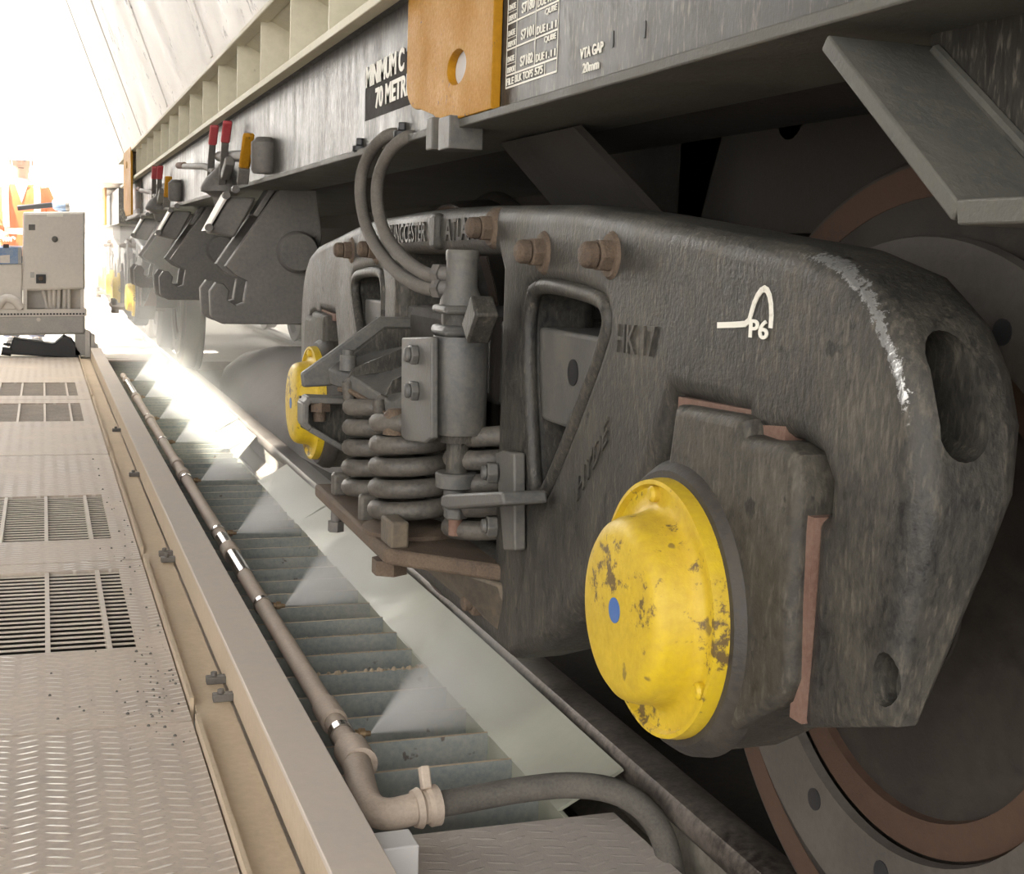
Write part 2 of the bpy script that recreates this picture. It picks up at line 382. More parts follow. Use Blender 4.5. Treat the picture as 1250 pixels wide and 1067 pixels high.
for i, (a, b) in enumerate(GY):
    t = thing('floor_grate', 'grated floor panel let into the walkway, %s of the four counted from the camera' % gl[i], 'floor grate', (-.26, (a+b)/2, -.03), 'floor grates along the walkway')
    n = 20
    for k in range(n):
        y = a + (b-a)*(k+.5)/n; hh = .004
        obj('cross_bar', MB().box(GX0, GX1, y-hh, y+hh, -.0095, -.006), M_grate, t)
    for k in range(7):
        x = GX1 - .062 - .14*k
        obj('bearing_bar', MB().box(x-.006, x+.006, a, b, -.03, -.002), M_grate, t)
# ---- loose grit on the walkway plates
random.seed(11); mb = MB()
for k in range(150):
    y = random.choice((random.gauss(3.2, .35), random.gauss(2.75, .15), random.gauss(4.6, .5))); x = min(.262, .215 + random.gauss(0, .03) if random.random() < .85 else random.uniform(-.3, .26)); r = random.uniform(.0012, .0045)
    if any(a-.01 < y < b+.01 for a, b in GY) and x < GX1+.01: continue
    mb.lathe((x, y, -.0005), (0, 0, 1), [(0, r), (r*.7, r*.8), (r*1.1, r*.3)], 6)
o = obj('grit', mb, M_hook); o['kind'] = 'stuff'; tag(o, 'loose dark grit scattered on the dusty walkway beside the grates', 'grit')
# ---- kerb beam
kb = thing('kerb_beam', 'long dusty steel channel beam running as a kerb between walkway and grating', 'steel beam', (.42, 6, 0))
obj('top_flange', MB().box(.364, .452, .9, 11.55, .088, .1), M_kerb, kb, .002)
obj('web', MB().box(.367, .376, .9, 11.55, .004, .088), M_angle, kb)
obj('bottom_flange', MB().box(.36, .47, .9, 11.55, -.012, .004), M_kerb, kb)
for y in (2.72, 2.84, 4.02, 4.1, 5.6, 7.0):
    obj('clamp_bolt', MB().box(.325, .368, y-.012, y+.012, .004, .02).hexa((.342, y, .02), (0, 0, 1), .008, .01), M_hook, kb, .002)
t = thing('end_block', 'small white painted steel block at the near end of the kerb beam', 'block', (.479, 1.8, -.2))
obj('block', MB().box(.437, .521, 1.80, 1.86, -.2, .074), M_crack, t, .003)
# ---- grating of upright flat bars over the pit
hg = thing('pit_grating', 'open grating of upright flat steel bars over the pit between pipe and chute plates', 'grating', (.67, 6, -.2))
y = 2.265 - .1465
for k in range(64):
    zz = 0
    me = MB().box(.478, .835, y-.004, y+.004, -.12, zz)
    o = obj('bar', me, M_slat, hg); y += .1465; o.data.materials.append(M_angle)
    for p in o.data.polygons:
        if p.normal.z > .9: p.material_index = 1             # paler tan along the top edge
obj('side_bearer', MB().box(.470, .478, 1.98, 11.5, -.14, -.012), M_slat, hg)
obj('side_bearer', MB().box(.835, .843, 1.98, 11.5, -.16, -.002), M_chute, hg)
for p in ((405, 815), (418, 815), (432, 817), (446, 816), (462, 814), (478, 811), (492, 808), (520, 803), (506, 806), (512, 930), (522, 935), (477, 897)):
    q = PZ(*p, 0)
random.seed(3)
for yb in (2.853-.0007, 2.999, 3.146):
    mb = MB(); yy = round((yb - 2.1185)/.1465)*.1465 + 2.1185
    for k in range(34):
        x = random.uniform(.56, .83); r = random.uniform(.002, .006)*(1.2 if yb < 2.9 else .6)
        mb.lathe((x, yy+random.uniform(-.003, .003), -.001), (0, 0, 1), [(0, r), (r*.8, r*.7), (r*1.2, r*.2)], 6)
    o = obj('mud_crust', mb, M_angle); o['kind'] = 'stuff'
    tag(o, 'crumbly crust of tan dust on a grating bar, %s' % {2.853-.0007: 'nearest and thickest of three', 2.999: 'middle of three crusts', 3.146: 'farthest of three crusts'}[yb], 'dirt')
# ---- pit side under the kerb and far end plate
struct(obj('trim_2', MB().box(.40, .470, 1.6, 11.5, -.6, -.013), M_slat))
o = obj('end_cover_plate', MB().prism([(.43, 1.0, -.012), (.965, 1.0, -.012), (.925, 1.985, -.012), (.478, 1.992, -.012)], (0, 0, .012)).box(.478, .925, 1.975, 1.983, -.12, -.012), M_plate2)
tag(o, 'flat tread plate covering the near end of the pit under the hose', 'cover plate')
o = obj('pit_end_plate', MB().box(.37, .92, 11.42, 11.6, -.15, .006), M_kerb); tag(o, 'tan cover plate closing the far end of the pit grating', 'cover plate')
# ---- chute plates sloping up to the rail
def chute(y0, y1, label, dz=(0, 0, 0, 0), skew=(0, 0, 0, 0)):
    B, T = (.833, -.002), (.955, .066)
    N = 8; mb = MB(); g = []
    for i in range(N+1):
        f = i/N; row = []
        for j in range(5):
            h = j/4; y = (y0 + skew[0]*(1-h) + skew[1]*h)*(1-f) + (y1 + skew[2]*(1-h) + skew[3]*h)*f
            z = B[1]*(1-h) + T[1]*h + (dz[0]*(1-f)+dz[1]*f)*(1-h) + (dz[2]*(1-f)+dz[3]*f)*h + .0025*math.sin(f*5+h*3+y0)
            row.append((B[0]*(1-h) + T[0]*h, y, z))
        g.append(row)
    top = [[mb.bm.verts.new(p) for p in r] for r in g]; bot = [[mb.bm.verts.new((p[0]+.003, p[1], p[2]-.005)) for p in r] for r in g]
    for i in range(N):
        for j in range(4):
            mb.bm.faces.new((top[i][j], top[i+1][j], top[i+1][j+1], top[i][j+1])); mb.bm.faces.new((bot[i][j], bot[i][j+1], bot[i+1][j+1], bot[i+1][j]))
    for i in range(N):
        mb.bm.faces.new((top[i][0], bot[i][0], bot[i+1][0], top[i+1][0])); mb.bm.faces.new((top[i][4], top[i+1][4], bot[i+1][4], bot[i][4]))
    for j in range(4):
        mb.bm.faces.new((top[0][j], top[0][j+1], bot[0][j+1], bot[0][j])); mb.bm.faces.new((top[N][j], bot[N][j], bot[N][j+1], top[N][j+1]))
    o = obj('chute_plate', mb, M_chute); tag(o, label, 'chute plate', 'pale chute plates along the rail'); return o
chute(2.02, 3.70, 'long pale green chute plate nearest the camera, hose crossing its end')
chute(3.71, 4.55, 'middle pale green chute plate between the long and the short one')
chute(4.56, 5.45, 'short pale green chute plate with a free far end before the gap')
chute(6.05, 6.92, 'torn glaring white chute plate just beyond the gap', dz=(.0, 0, 0, 0), skew=(0, .25, 0, 0))
chute(6.95, 8.2, 'glaring white chute plate between the torn one and the farthest one', dz=(.012, 0, .008, 0))
chute(8.22, 10.6, 'farthest chute plate, glaring white in the spray')
# ---- rail
def rail(name, x, y0, y1, label, out=-1):
    t = thing(name, label, 'rail', (x, (y0+y1)/2, -.09))
    hp = chaikin([(x-.040, 0, .034), (x-.040, 0, .066), (x-.030, 0, .08), (x+.030, 0, .08), (x+.040, 0, .066), (x+.040, 0, .034), (x+.012, 0, .022), (x-.012, 0, .022)], 1)
    obj('rail_head', MB().prism([p + V((0, y0, 0)) for p in hp], (0, y1-y0, 0)), M_railhead, t)
    obj('rail_web', MB().prism([(x-.012, y0, .03), (x+.012, y0, .03), (x+.009, y0, -.06), (x-.009, y0, -.06)], (0, y1-y0, 0)), M_rail, t)
    obj('rail_foot', MB().prism([(x-.075, y0, -.09), (x+.075, y0, -.09), (x+.075, y0, -.078), (x+.009, y0, -.055), (x-.009, y0, -.055), (x-.075, y0, -.078)], (0, y1-y0, 0)), M_rail, t)
    return t
rail('rail', 1.005, -1.5, 40, 'dark steel rail beside the pale chute plates')
rail('rail', 2.44, -1.5, 40, 'far steel rail beyond the wagon wheels')
struct(obj('ground_track', MB().box(.86, 3.6, -3, 60, -.4, -.09), M_ground))

# ================================================================ spray pipe, nozzles, mist, hose
PXc, PZc = .521, .048
sp = thing('spray_pipe', 'dusty steel spray pipe lying along the edge of the grating', 'pipe', (PXc, 6, PZc))
obj('pipe_run', MB().cyl((PXc, 2.2, PZc), (PXc, 9.6, PZc), .021, seg=20), M_pipe, sp)
for a, b in ((3.62, 3.92), (3.32+.62, 4.12), (8.3, 9.1)):
    obj('bright_worn_length', MB().cyl((PXc, a, PZc), (PXc, b, PZc), .0225, seg=20), M_chrome, sp)
for yy in (2.46, 3.93, 5.35, 5.62, 7.1, 8.2):
    obj('coupling', MB().rings([((PXc, yy-.05, PZc), .0225), ((PXc, yy-.045, PZc), .0265), ((PXc, yy+.045, PZc), .0265), ((PXc, yy+.05, PZc), .0225)], 20), M_pipe, sp)
NY = [2.349, 3.298, 4.208, 5.224, 6.30, 7.20, 8.25, 9.3]
NW = ['nearest', 'second', 'third', 'fourth', 'fifth', 'sixth', 'seventh', 'farthest']
for yy in NY:
    nz = obj('nozzle', MB().rings([((PXc+.012, yy, PZc), .008), ((PXc+.032, yy, PZc-.002), .008), ((PXc+.033, yy, PZc-.002), .0105), ((PXc+.044, yy, PZc-.003), .0105), ((PXc+.045, yy, PZc-.003), .006), ((PXc+.056, yy, PZc-.004), .005)], 12), M_brass, sp)
    obj('clamp', MB().rings([((PXc, yy-.012, PZc), .0245), ((PXc, yy+.012, PZc), .0245)], 20), M_chrome, nz)
for i, yy in enumerate(NY):
    a = V((PXc+.055, yy, PZc-.004)); mb = MB(); A0, A1, R, n = math.radians(-2), math.radians(58), .40, 12
    fr, bk = [], []
    for k in range(n+1):
        an = A0 + (A1-A0)*k/n; d = V((math.cos(an), 0, math.sin(an)))
        fr.append(mb.bm.verts.new(a + d*R + V((0, -.045, 0)))); bk.append(mb.bm.verts.new(a + d*R + V((0, .045, 0))))
    f0, b0 = mb.bm.verts.new(a + V((0, -.002, 0))), mb.bm.verts.new(a + V((0, .002, 0)))
    for k in range(n):
        mb.bm.faces.new((f0, fr[k], fr[k+1])); mb.bm.faces.new((b0, bk[k+1], bk[k])); mb.bm.faces.new((fr[k], bk[k], bk[k+1], fr[k+1]))
    mb.bm.faces.new((f0, b0, bk[0], fr[0])); mb.bm.faces.new((f0, fr[n], bk[n], b0))
    bmesh.ops.recalc_face_normals(mb.bm, faces=mb.bm.faces)
    me = bpy.data.meshes.new('water_spray'); me2 = mb.bm; me2.to_mesh(me); me2.free()
    me.transform(Matrix.Translation(-a)); me.materials.append(M_mist)
    o = link(bpy.data.objects.new('water_spray', me)); o.location = a
    tag(o, 'white fan of water mist from the %s nozzle on the spray pipe%s' % (NW[i], '' if i in (0, 7) else ' from the camera'), 'water spray', 'fans of water mist from the spray pipe')
hs = thing('water_hose', 'dusty hose with elbow at the near end of the spray pipe', 'hose', (.7, 2, 0))
hp = [PZ(520, 985, .05), PZ(575, 975, .052), PZ(640, 963, .07), PZ(700, 957, .085), PZ(755, 965, .085), PZ(792, 990, .06), PZ(812, 1025, .02), PZ(822, 1075, -.03)]
obj('hose_length', MB().tube(hp, .0215, 16, 2), M_hose, hs)
ep = [V((PXc, 2.23, PZc)), PZ(438, 945, .048), PZ(447, 985, .045), PZ(470, 996, .045), PZ(505, 988, .048)]
obj('elbow', MB().tube(ep, .026, 16, 2), M_pipe, hs)
obj('elbow_collar', MB().cyl(V((PXc, 2.27, PZc)), V((PXc, 2.19, PZc)), .032, .032, 20), M_pipe, hs)
d = (hp[1]-hp[0]).normalized(); c = hp[0]
obj('hose_clamp', MB().rings([(c-d*.022, .030), (c-d*.012, .034), (c-d*.006, .028), (c, .028), (c+d*.006, .034), (c+d*.02, .034), (c+d*.022, .026)], 20), M_pipe, hs)
obj('clamp_lug', MB().bar(c+V((0, 0, .03)), c+V((.0, .02, .062)), .016, .022), M_pipe, hs, .003)
o = obj('dust_heap', MB().lathe((1.75, 8.2, -.1), (0, 0, 1), [(0, .74), (.10, .71), (.22, .6), (.33, .40), (.395, .2), (.41, .03)], 48), M_heap)
for v in o.data.vertices: v.co.y *= 4.9; v.co.x *= .78
tag(o, 'long grey heap of spilled dust lying between the rails', 'dust heap'); o['kind'] = 'stuff'

GLINT_ARC = (1.059, .774, .1888)  # circle that the painted nose highlight follows
# ================================================================ bogie side frame (near face in the plane x = SFX)
SFX, SFT, YC, AXZ, AXY = .65, .114, 2.19, .588, 1.225
def yz(px, py, x=SFX):
    p = PX(px, py, x); return (p.y, p.z)
mapx = lambda x0, t: (lambda u, v, w: V((x0 + t/2 + w, u, v)))
near_out = [(590,250),(690,249),(760,259),(870,281),(970,300),(1040,333),(1084,388),(1108,450),(1119,520),(1122,610),(1113,700),(1098,800),(1084,889),
            (976,889),(984,770),(990,630),(1003,626),(1005,590),(994,558),(962,538),(905,534),(905,508),(822,486),(812,520),(790,590),(740,690),(690,764),(655,796),(615,803)]
NO = [yz(*p) for p in near_out]
ztop = NO[0][1]; zbot = .352
out = [(YC, ztop+.002)] + NO[:-1] + [(1.80, zbot)]
out = out + [(2*YC - y, z) for y, z in reversed(out[1:])]
tri = [yz(*p) for p in [(643,358),(660,346),(728,362),(739,380),(738,408),(700,512),(664,600),(655,607),(648,596),(644,520),(640,440)]]
tri = [(p.x, p.y) for p in chaikin([(a, b, 0) for a, b in tri], 1)]
tri2 = [(2*YC - y, z) for y, z in reversed(tri)]
opening = [(1.905, .955), (1.885, .93), (1.885, .50), (2.495, .50), (2.495, .93), (2.475, .955)]
def side_frame():
    t = thing('bogie_side_frame', 'heavy dark cast side frame of the near bogie, white P6 mark beside its rounded nose', 'bogie side frame', (SFX+SFT/2, YC, .35))
    me = fill([out, tri, tri2, opening], mapx(SFX, SFT), SFT, .026, 3)
    # slot through the rounded end wall, and the pocket low in the foot, near and far
    cs = []
    for sg in (0, 1):
        f = (lambda y: y) if not sg else (lambda y: 2*YC - y)
        pts = [V((.696 + .024*math.cos(a), f(.70), .852 + (.026 if math.sin(a) >= 0 else -.026) + .026*math.sin(a))) for a in [i*math.pi/10 for i in range(20)]]
        cs.append(mb_mesh(MB().prism(pts, (0, .30 if not sg else -.30, 0))))
        q = [(f(y), z) for y, z in [yz(1078 + 13*math.cos(i*math.pi/8), 830 + 34*math.sin(i*math.pi/8)) for i in range(16)]]
        cs.append(mb_mesh(MB().prism([V((SFX-.05, a, b)) for a, b in q], (.11, 0, 0))))
    me = cut(me, cs)
    for v in me.vertices:                                    # the feet thin down towards the bottom
        yy = v.co.y if v.co.y < YC else 2*YC - v.co.y
        if yy < 1.02 and v.co.z < .80: v.co.x = SFX + (v.co.x-SFX)*(.22 + .78*max(0, (v.co.z-.55)/.25))
    mb = MB().add(me)
    fr = obj('frame_casting', mb, glint_frame('cast_steel_glint'), t, sharp=50, wn=True)
    # raised rims round the three-cornered openings, upright column flanges
    for lp in (tri, tri2):
        pts = [V((SFX+.007, a, b)) for a, b in lp]; obj('opening_rim', MB().tube(pts + pts[:2], .011, 10, 1), M_cast, t)
    # inner box seen through the openings
    for sg in (0, 1):
        f = (lambda y: y) if not sg else (lambda y: 2*YC - y)
        p0, p1 = PX(638, 396, .70), PX(742, 512, .70)
        ya, yb = sorted((f(p0.y+.10), f(p1.y-.06)))
        obj('inner_box', MB().box(.672, .86, ya, yb, p1.z-.022, p0.z+.004), M_damper, t, .006)
        obj('hole', MB().lathe((.6705, f(PX(715, 455, .69).y), PX(715, 455, .69).z), (1, 0, 0), [(0, .018), (.006, .018)], 24), M_black, t)
    # top chord letters and their framing rib
    def letters(s, p0, p1, h):
        a, b = PX(*p0, SFX-.001), PX(*p1, SFX-.001); u = (b-a); L = u.length
        m = text_mesh(s, a, u.normalized(), V((0, 0, 1)) if abs(u.z) < .1 else (V((-1, 0, 0)).cross(u.normalized())), L, h, .0022, .01)
        obj('cast_letters', MB().add(m), M_cast, t)
    letters('DUNGCESTER', (474, 297), (520, 295), .036)
    letters('ATLANT', (544, 294), (588, 292), .036)
    letters('HK 17', (753, 430), (800, 436), .034)
    letters('HYDE', (705, 612), (742, 538), .03)
    q = PX(531, 280, SFX-.004)
    obj('chord_rib', MB().box(SFX-.010, SFX+.01, q.y-.022, q.y+.022, q.z-.035, q.z+.028), M_cast, t, .008)
    # castle nuts
    for px, py in ((600, 279), (663, 308), (746, 312)):
        for sg in (0, 1):
            if sg and px == 600: continue
            q = PX(px, py, SFX); y = q.y if not sg else 2*YC - q.y
            n = obj('castle_nut', MB().hexa((SFX+.01, y, q.z), (-1, 0, 0), .021, .03).lathe((SFX-.02, y, q.z), (-1, 0, 0), [(0, .017), (.016, .016), (.02, .010)], 16), M_rust, t, .003)
            obj('boss', MB().lathe((SFX+.02, y, q.z), (-1, 0, 0), [(0, .034), (.018, .031), (.024, .026)], 24), M_rust, n)
    # stencilled mark
    tr = [PX(*p, SFX-.0012) for p in [(876,397),(895,396.5),(909,395.5),(914,391),(917,380),(920,370),(924,361),(928.5,354.8),(932.5,352.3),(936,354.5),(938.7,361),(940.4,371),(941,385),(940,399)]]
    tr = [tr[0]] + tr
    mb = MB()
    for a, b in zip(tr[1:], tr[2:]): mb.bar(a, b + (b-a).normalized()*.0015, .0012, .0052, up=(0, 0, 1) if abs((b-a).normalized().z) < .8 else (0, 1, 0))
    mp = MB()
    for a, b in zip(tr[1:], tr[2:]):
        d = (b-a).normalized(); n = d.cross(V((1, 0, 0))).normalized()*.0030; e = d*.0012
        mp.prism([a-n-e, a+n-e, b+n+e, b-n+e], (.0014, 0, 0))
    mb.bm.free()
    obj('mark_line', mp, M_white, t)
    a = PX(914, 412, SFX-.0012); b = PX(937, 415, SFX-.0012); h = (PX(917, 389, SFX).z - PX(915, 412, SFX).z)
    obj('mark_letters', MB().add(text_mesh('P6', a, V((0, -1, 0)), V((0, 0, 1)), abs(a.y-b.y), h, .0006, .02)), M_white, t)
    # wear plates in the axle jaw
    for sg in (0, 1):
        f = (lambda y: y) if not sg else (lambda y: 2*YC - y)
        a, b = yz(824, 489), yz(955, 516)
        obj('roof_wear_plate', MB().prism([V((SFX+.004, f(a[0]), a[1]+.004)), V((SFX+.004, f(b[0]), b[1]+.006)), V((SFX+.004, f(b[0]), b[1]-.018)), V((SFX+.004, f(a[0]), a[1]-.012))], (.1, 0, 0)), M_wear, t)
        a, b = yz(993, 630), yz(981, 888)
        obj('jaw_wear_plate', MB().box(SFX-.004, SFX+.11, *sorted((f(a[0]-.008), f(a[0]+.012))), b[1]+.004, a[1]), M_wear, t)
    # spring shelf
    obj('spring_shelf', MB().prism([V(p) for p in ((.505, 2.56, .468), (.505, 1.985, .462), (.66, 1.83, .462), (.90, 1.83, .462), (.90, 2.56, .468))], (0, 0, .026)), M_rust, t, .006)
    obj('shelf_web', MB().prism([V(p) for p in ((.67, 1.80, .36), (.67, 2.58, .36), (.60, 2.56, .465), (.575, 1.98, .462), (.645, 1.83, .462))], (.05, 0, 0)), M_castmud, t, .006)
    for px, py in ((412, 612), (440, 640), (412, 648)):
        pass
    obj('retaining_lug', MB().box(.515, .55, 2.43, 2.455, .49, .535), M_spring, t, .006)
    obj('retaining_lug', MB().box(.515, .55, 2.20, 2.225, .485, .535), M_spring, t, .006)
    obj('shelf_bolt', MB().cyl((.53, 2.47, .43), (.53, 2.47, .47), .010).hexa((.53, 2.47, .415), (0, 0, 1), .016, .02), M_hook, t)
    obj('shelf_bolt', MB().cyl((.53, 2.05, .435), (.53, 2.05, .47), .010).hexa((.53, 2.05, .432), (0, 0, 1), .03, .025), M_rust, t)
    q = PX(590, 735, SFX)
    obj('chord_nut', MB().hexa((SFX+.0, q.y, q.z), (-1, 0, 0), .022, .022).cyl((SFX-.02, q.y, q.z), (SFX-.035, q.y, q.z), .012), M_rust, t, .003)
    return t
sf = side_frame()

# ---- axle box adapter and yellow cap, both axles
def adapter(f, label):
    t = thing('axle_adapter', label, 'axle box', (.72, f(AXY), AXZ-.15), 'axle boxes in the side frame jaws')
    x0 = .632
    prof = [(822,494),(898,507),(906,512),(908,531),(925,537),(954,541),(967,556),(972,600),(968,650),(964,740),(962,830),(952,858),(905,885)]
    P = [yz(*p, x0) for p in prof]; n = 18
    arc = [(AXY + .158*math.cos(a), AXZ + .158*math.sin(a)) for a in [math.radians(-75 - 150*i/n) for i in range(n+1)]]
    arc = [(AXY + .158*math.cos(math.radians(a)), AXZ + .158*math.sin(math.radians(a))) for a in range(-100, 82, 8)]
    pts = [(f(y), z) for y, z in P + arc]
    obj('housing', MB().add(fill([pts], mapx(x0, .13), .13, .012, 2)), M_adapter, t, wn=True)
    c = V((0, f(AXY), AXZ))
    obj('seal_ring', MB().lathe(c + V((x0+.02, 0, 0)), (-1, 0, 0), [(0, .160), (.014, .158), (.026, .150), (.030, .146), (.030, .132), (.016, .130)], 64), M_ring, t)
    return t
ad = adapter(lambda y: y, 'dark iron axle box carrying the large near yellow cap')
ad2 = adapter(lambda y: 2*YC - y, 'dark iron axle box behind the second yellow cap, beyond the springs')
def wheelset(y, label):
    t = thing('wheelset', label, 'wheelset', (1.7, y, AXZ-.5), 'wheelsets')
    c = V((0, y, AXZ))
    cap = obj('end_cap', MB().lathe(c, (-1, 0, 0), [(-.66, .04), (-.636, .130), (-.628, .1415), (-.618, .1415), (-.616, .135), (-.620, .126), (-.622, .112), (-.616, .107), (-.600, .104), (-.585, .099), (-.577, .091), (-.572, .080), (-.5705, .06), (-.570, .012)][::1], 72), M_yellow, t) if False else \
          obj('end_cap', MB().lathe(c, (-1, 0, 0), [(-.655, .04), (-.64, .138), (-.618, .1385), (-.606, .1365), (-.6055, .132), (-.612, .129), (-.6125, .112), (-.608, .105), (-.60, .102), (-.578, .0985), (-.570, .095), (-.5645, .088), (-.562, .078), (-.5615, .012)], 72), M_yellow, t)
    obj('cap_dot', MB().lathe(c, (-1, 0, 0), [(-.563, .0135), (-.5605, .0135)], 24), M_blue, cap)
    for an in (98, -28, -128):
        a = math.radians(an)
        obj('cap_bolt', MB().lathe(c + V((0, -math.cos(a)*.121, math.sin(a)*.121)), (-1, 0, 0), [(-.615, .009), (-.606, .009), (-.603, .006)], 12), M_yellow, cap)
    # wheel: rim, dished plate, hub; revolved round the axle
    prof = [(.925, .10), (.945, .30), (.938, .425), (.944, .44), (.944, .492), (.956, .50), (1.040, .508), (1.05, .522), (1.062, .529), (1.074, .522), (1.078, .505), (1.078, .44), (1.03, .42), (1.02, .28), (1.06, .17), (1.06, .10)]
    for sg in (0, 1):
        fx = (lambda x: x) if not sg else (lambda x: 3.445 - x)
        wmb = MB(); prof2 = [(fx(a), r) for a, r in prof]
        wmb.lathe(c, (1, 0, 0), prof2, 96)
        wh = obj('wheel', wmb, M_wheel, t)
        for nm, x, r0, r1, mt in (('rim_band', .943, .446, .491, M_wheelbrown), ('hub_band', .930, .255, .30, M_wheelbrown), ('brake_disc', .915, .30, .405, M_disc)):
            obj(nm, MB().lathe(c, (1, 0, 0) , [(fx(x+.012), r0), (fx(x), r0+.003), (fx(x), r1-.003), (fx(x+.012), r1)], 96, caps=False), mt, wh)
        if not sg:
            for k in range(14):
                a = 2*math.pi*k/14 + .2
                obj('disc_hole', MB().lathe(c + V((0, math.cos(a)*.335, math.sin(a)*.335)), (1, 0, 0), [(.9135, .014), (.918, .014)], 16), M_black, wh)
    obj('axle', MB().lathe(c, (1, 0, 0), [(.66, .07), (.92, .075), (.921, .10), (1.06, .10), (1.061, .085), (2.38, .085), (2.381, .10), (2.52, .10), (2.521, .075), (2.78, .07)], 40), M_dark, t)
    return t
ws = wheelset(AXY, 'near wheelset with the large yellow blue-dotted axle cap')
ws2 = wheelset(2*YC - AXY, 'second wheelset with a yellow axle cap, beyond the coil springs')

# ---- coil springs
def coil(x, y, z0, z1, R, r, turns):
    mb = MB(); N = int(turns*28); pts = []
    for i in range(N+1):
        a = 2*math.pi*turns*i/N; pts.append((x + R*math.cos(a), y + R*math.sin(a), z0 + (z1-z0)*i/N))
    return mb.tube(pts, r, 12)
cs = obj('coil_spring', coil(.588, 2.115, .508, .690, .064, .0158, 4.95), M_spring)
tag(cs, 'thick rusty grey coil spring behind the damper rod', 'coil spring', 'outer coil springs of the bogie')
dup(cs, (-.002, .20, .003), 'coil spring beside the thick one, next to the second yellow cap', 'outer coil springs of the bogie')
dup(cs, (.08, -.17, 0), 'coil spring half hidden between damper rod and near column', 'outer coil springs of the bogie')
o = obj('round_plate', MB().lathe((.588, 2.115, .487), (0, 0, 1), [(0, .088), (.008, .088), (.012, .08)], 40), M_rust); tag(o, 'round rusty seat plate under the thickest coil spring', 'spring seat')
o = obj('spring_block', MB().box(.515, .545, 1.985, 2.055, .487, .53), M_castmud, bevel=.004); tag(o, 'square steel block standing before the thick coil spring', 'block')

# ---- bolster with its outboard brackets
bo = thing('bogie_bolster', 'cast bogie bolster whose ribbed end rests on the coil springs', 'bolster', (1.2, YC, .70))
obj('beam', MB().box(.66, 2.78, 1.93, 2.45, .72, .86), M_dark, bo, .02)
def yplate(name, pts, y, th, m, bev=.004):
    return obj(name, MB().prism([PY(px, py, y) for px, py in pts], (0, -th, 0)), m, bo, bev)
yplate('back_gusset', [(366,455),(462,386),(526,388),(526,402),(468,400),(408,446),(404,470),(368,472)], 2.45, .018, M_damper)
yplate('gusset_web', [(404,470),(408,446),(468,400),(540,402),(545,480),(480,470)], 2.44, .012, M_cast)
# sloping pan with a wavy front lip
U = [(400,450),(412,455),(425,457),(437,464),(447,470),(456,477),(465,482),(472,489),(478,493),(484,490),(490,486),(512,474)]
yy_ = lambda px: 2.38 - (px-400)/112*.24
mb = MB(); rows = []
for i, (px, py) in enumerate(U):
    f = i/(len(U)-1); ft, fb = PY(px, py, yy_(px)), PY(px+2, py+19, yy_(px))
    bt = PY(420 + 110*f, 436 - 22*f, 2.46 - .1*f); rows.append([mb.bm.verts.new(p) for p in (ft, fb, bt - V((0, 0, .022)), bt)])
for a, b in zip(rows, rows[1:]):
    for j in range(4): mb.bm.faces.new((a[j], a[(j+1)%4], b[(j+1)%4], b[j]))
mb.bm.faces.new(rows[0]); mb.bm.faces.new(rows[-1][::-1])
obj('pan', mb, M_damper, bo, .004)
mb = MB().tube([PY(px+2, py+20, yy_(px)-.004) for px, py in U[1:9]], .005, 8)
obj('pan_edge', mb, M_rust, bo)
obj('pan_rib', MB().prism([PY(424, 460, 2.33), PY(431, 449, 2.33), PY(524, 411, 2.33), PY(524, 445, 2.33)], (0, -.008, 0)), M_cast, bo)
obj('pan_rib', MB().prism([PY(470, 482, 2.21), PY(478, 464, 2.21), PY(526, 440, 2.21), PY(526, 470, 2.21)], (0, -.008, 0)), M_cast, bo)
obj('pan_bolt', MB().cyl(PY(425, 452, 2.36), PY(425, 433, 2.36), .016, .015).cyl(PY(425, 434, 2.36), PY(425, 427, 2.36), .010), M_damper, bo)
# lower looped bracket with a nut in it
mb = MB(); lp = [(430,484),(372,482),(365,490),(365,516),(372,524),(428,556)]
L = [PY(px, py, 2.46) for px, py in lp]
for a, b in zip(L, L[1:]): mb.bar(a - (b-a).normalized()*.003, b + (b-a).normalized()*.003, .05, .012, up=(0, 1, 0)) if False else mb.prism([a + V((0, .02, 0)), b + V((0, .02, 0)), b + V((0, .02, 0)) + ((b-a).normalized().cross(V((0, 1, 0))))*.012, a + V((0, .02, 0)) + ((b-a).normalized().cross(V((0, 1, 0))))*.012], (0, -.06, 0))
obj('loop_bracket', mb, M_damper, bo, .003)
obj('loop_web', MB().prism([PY(px, py, 2.47) for px, py in [(366,484),(470,484),(470,570),(428,556),(368,522)]], (0, .012, 0)), M_cast, bo)
obj('loop_bolt', MB().cyl(PY(390, 490, 2.44), PY(390, 514, 2.44), .012).hexa(PY(390, 502, 2.44), (0, 0, 1), .021, .018), M_rust, bo)
for px, py, y in ((424, 478, 2.33), (462, 500, 2.24)):
    a, b = PY(px, py-10, y), PY(px+6, py+20, y)
    obj('spring_clip', MB().tube([a, PY(px+2, py-14, y), PY(px+14, py-10, y)], .008, 8).tube([PY(px, py-12, y), PY(px+3, py+14, y), PY(px+12, py+20, y)], .011, 10, 1), M_spring, bo)
obj('snubber', MB().lathe(PY(482, 530, 2.08), (0, 0, 1), [(0, .020), (.02, .02), (.035, .018), (.042, .012)], 16), M_rust, bo)

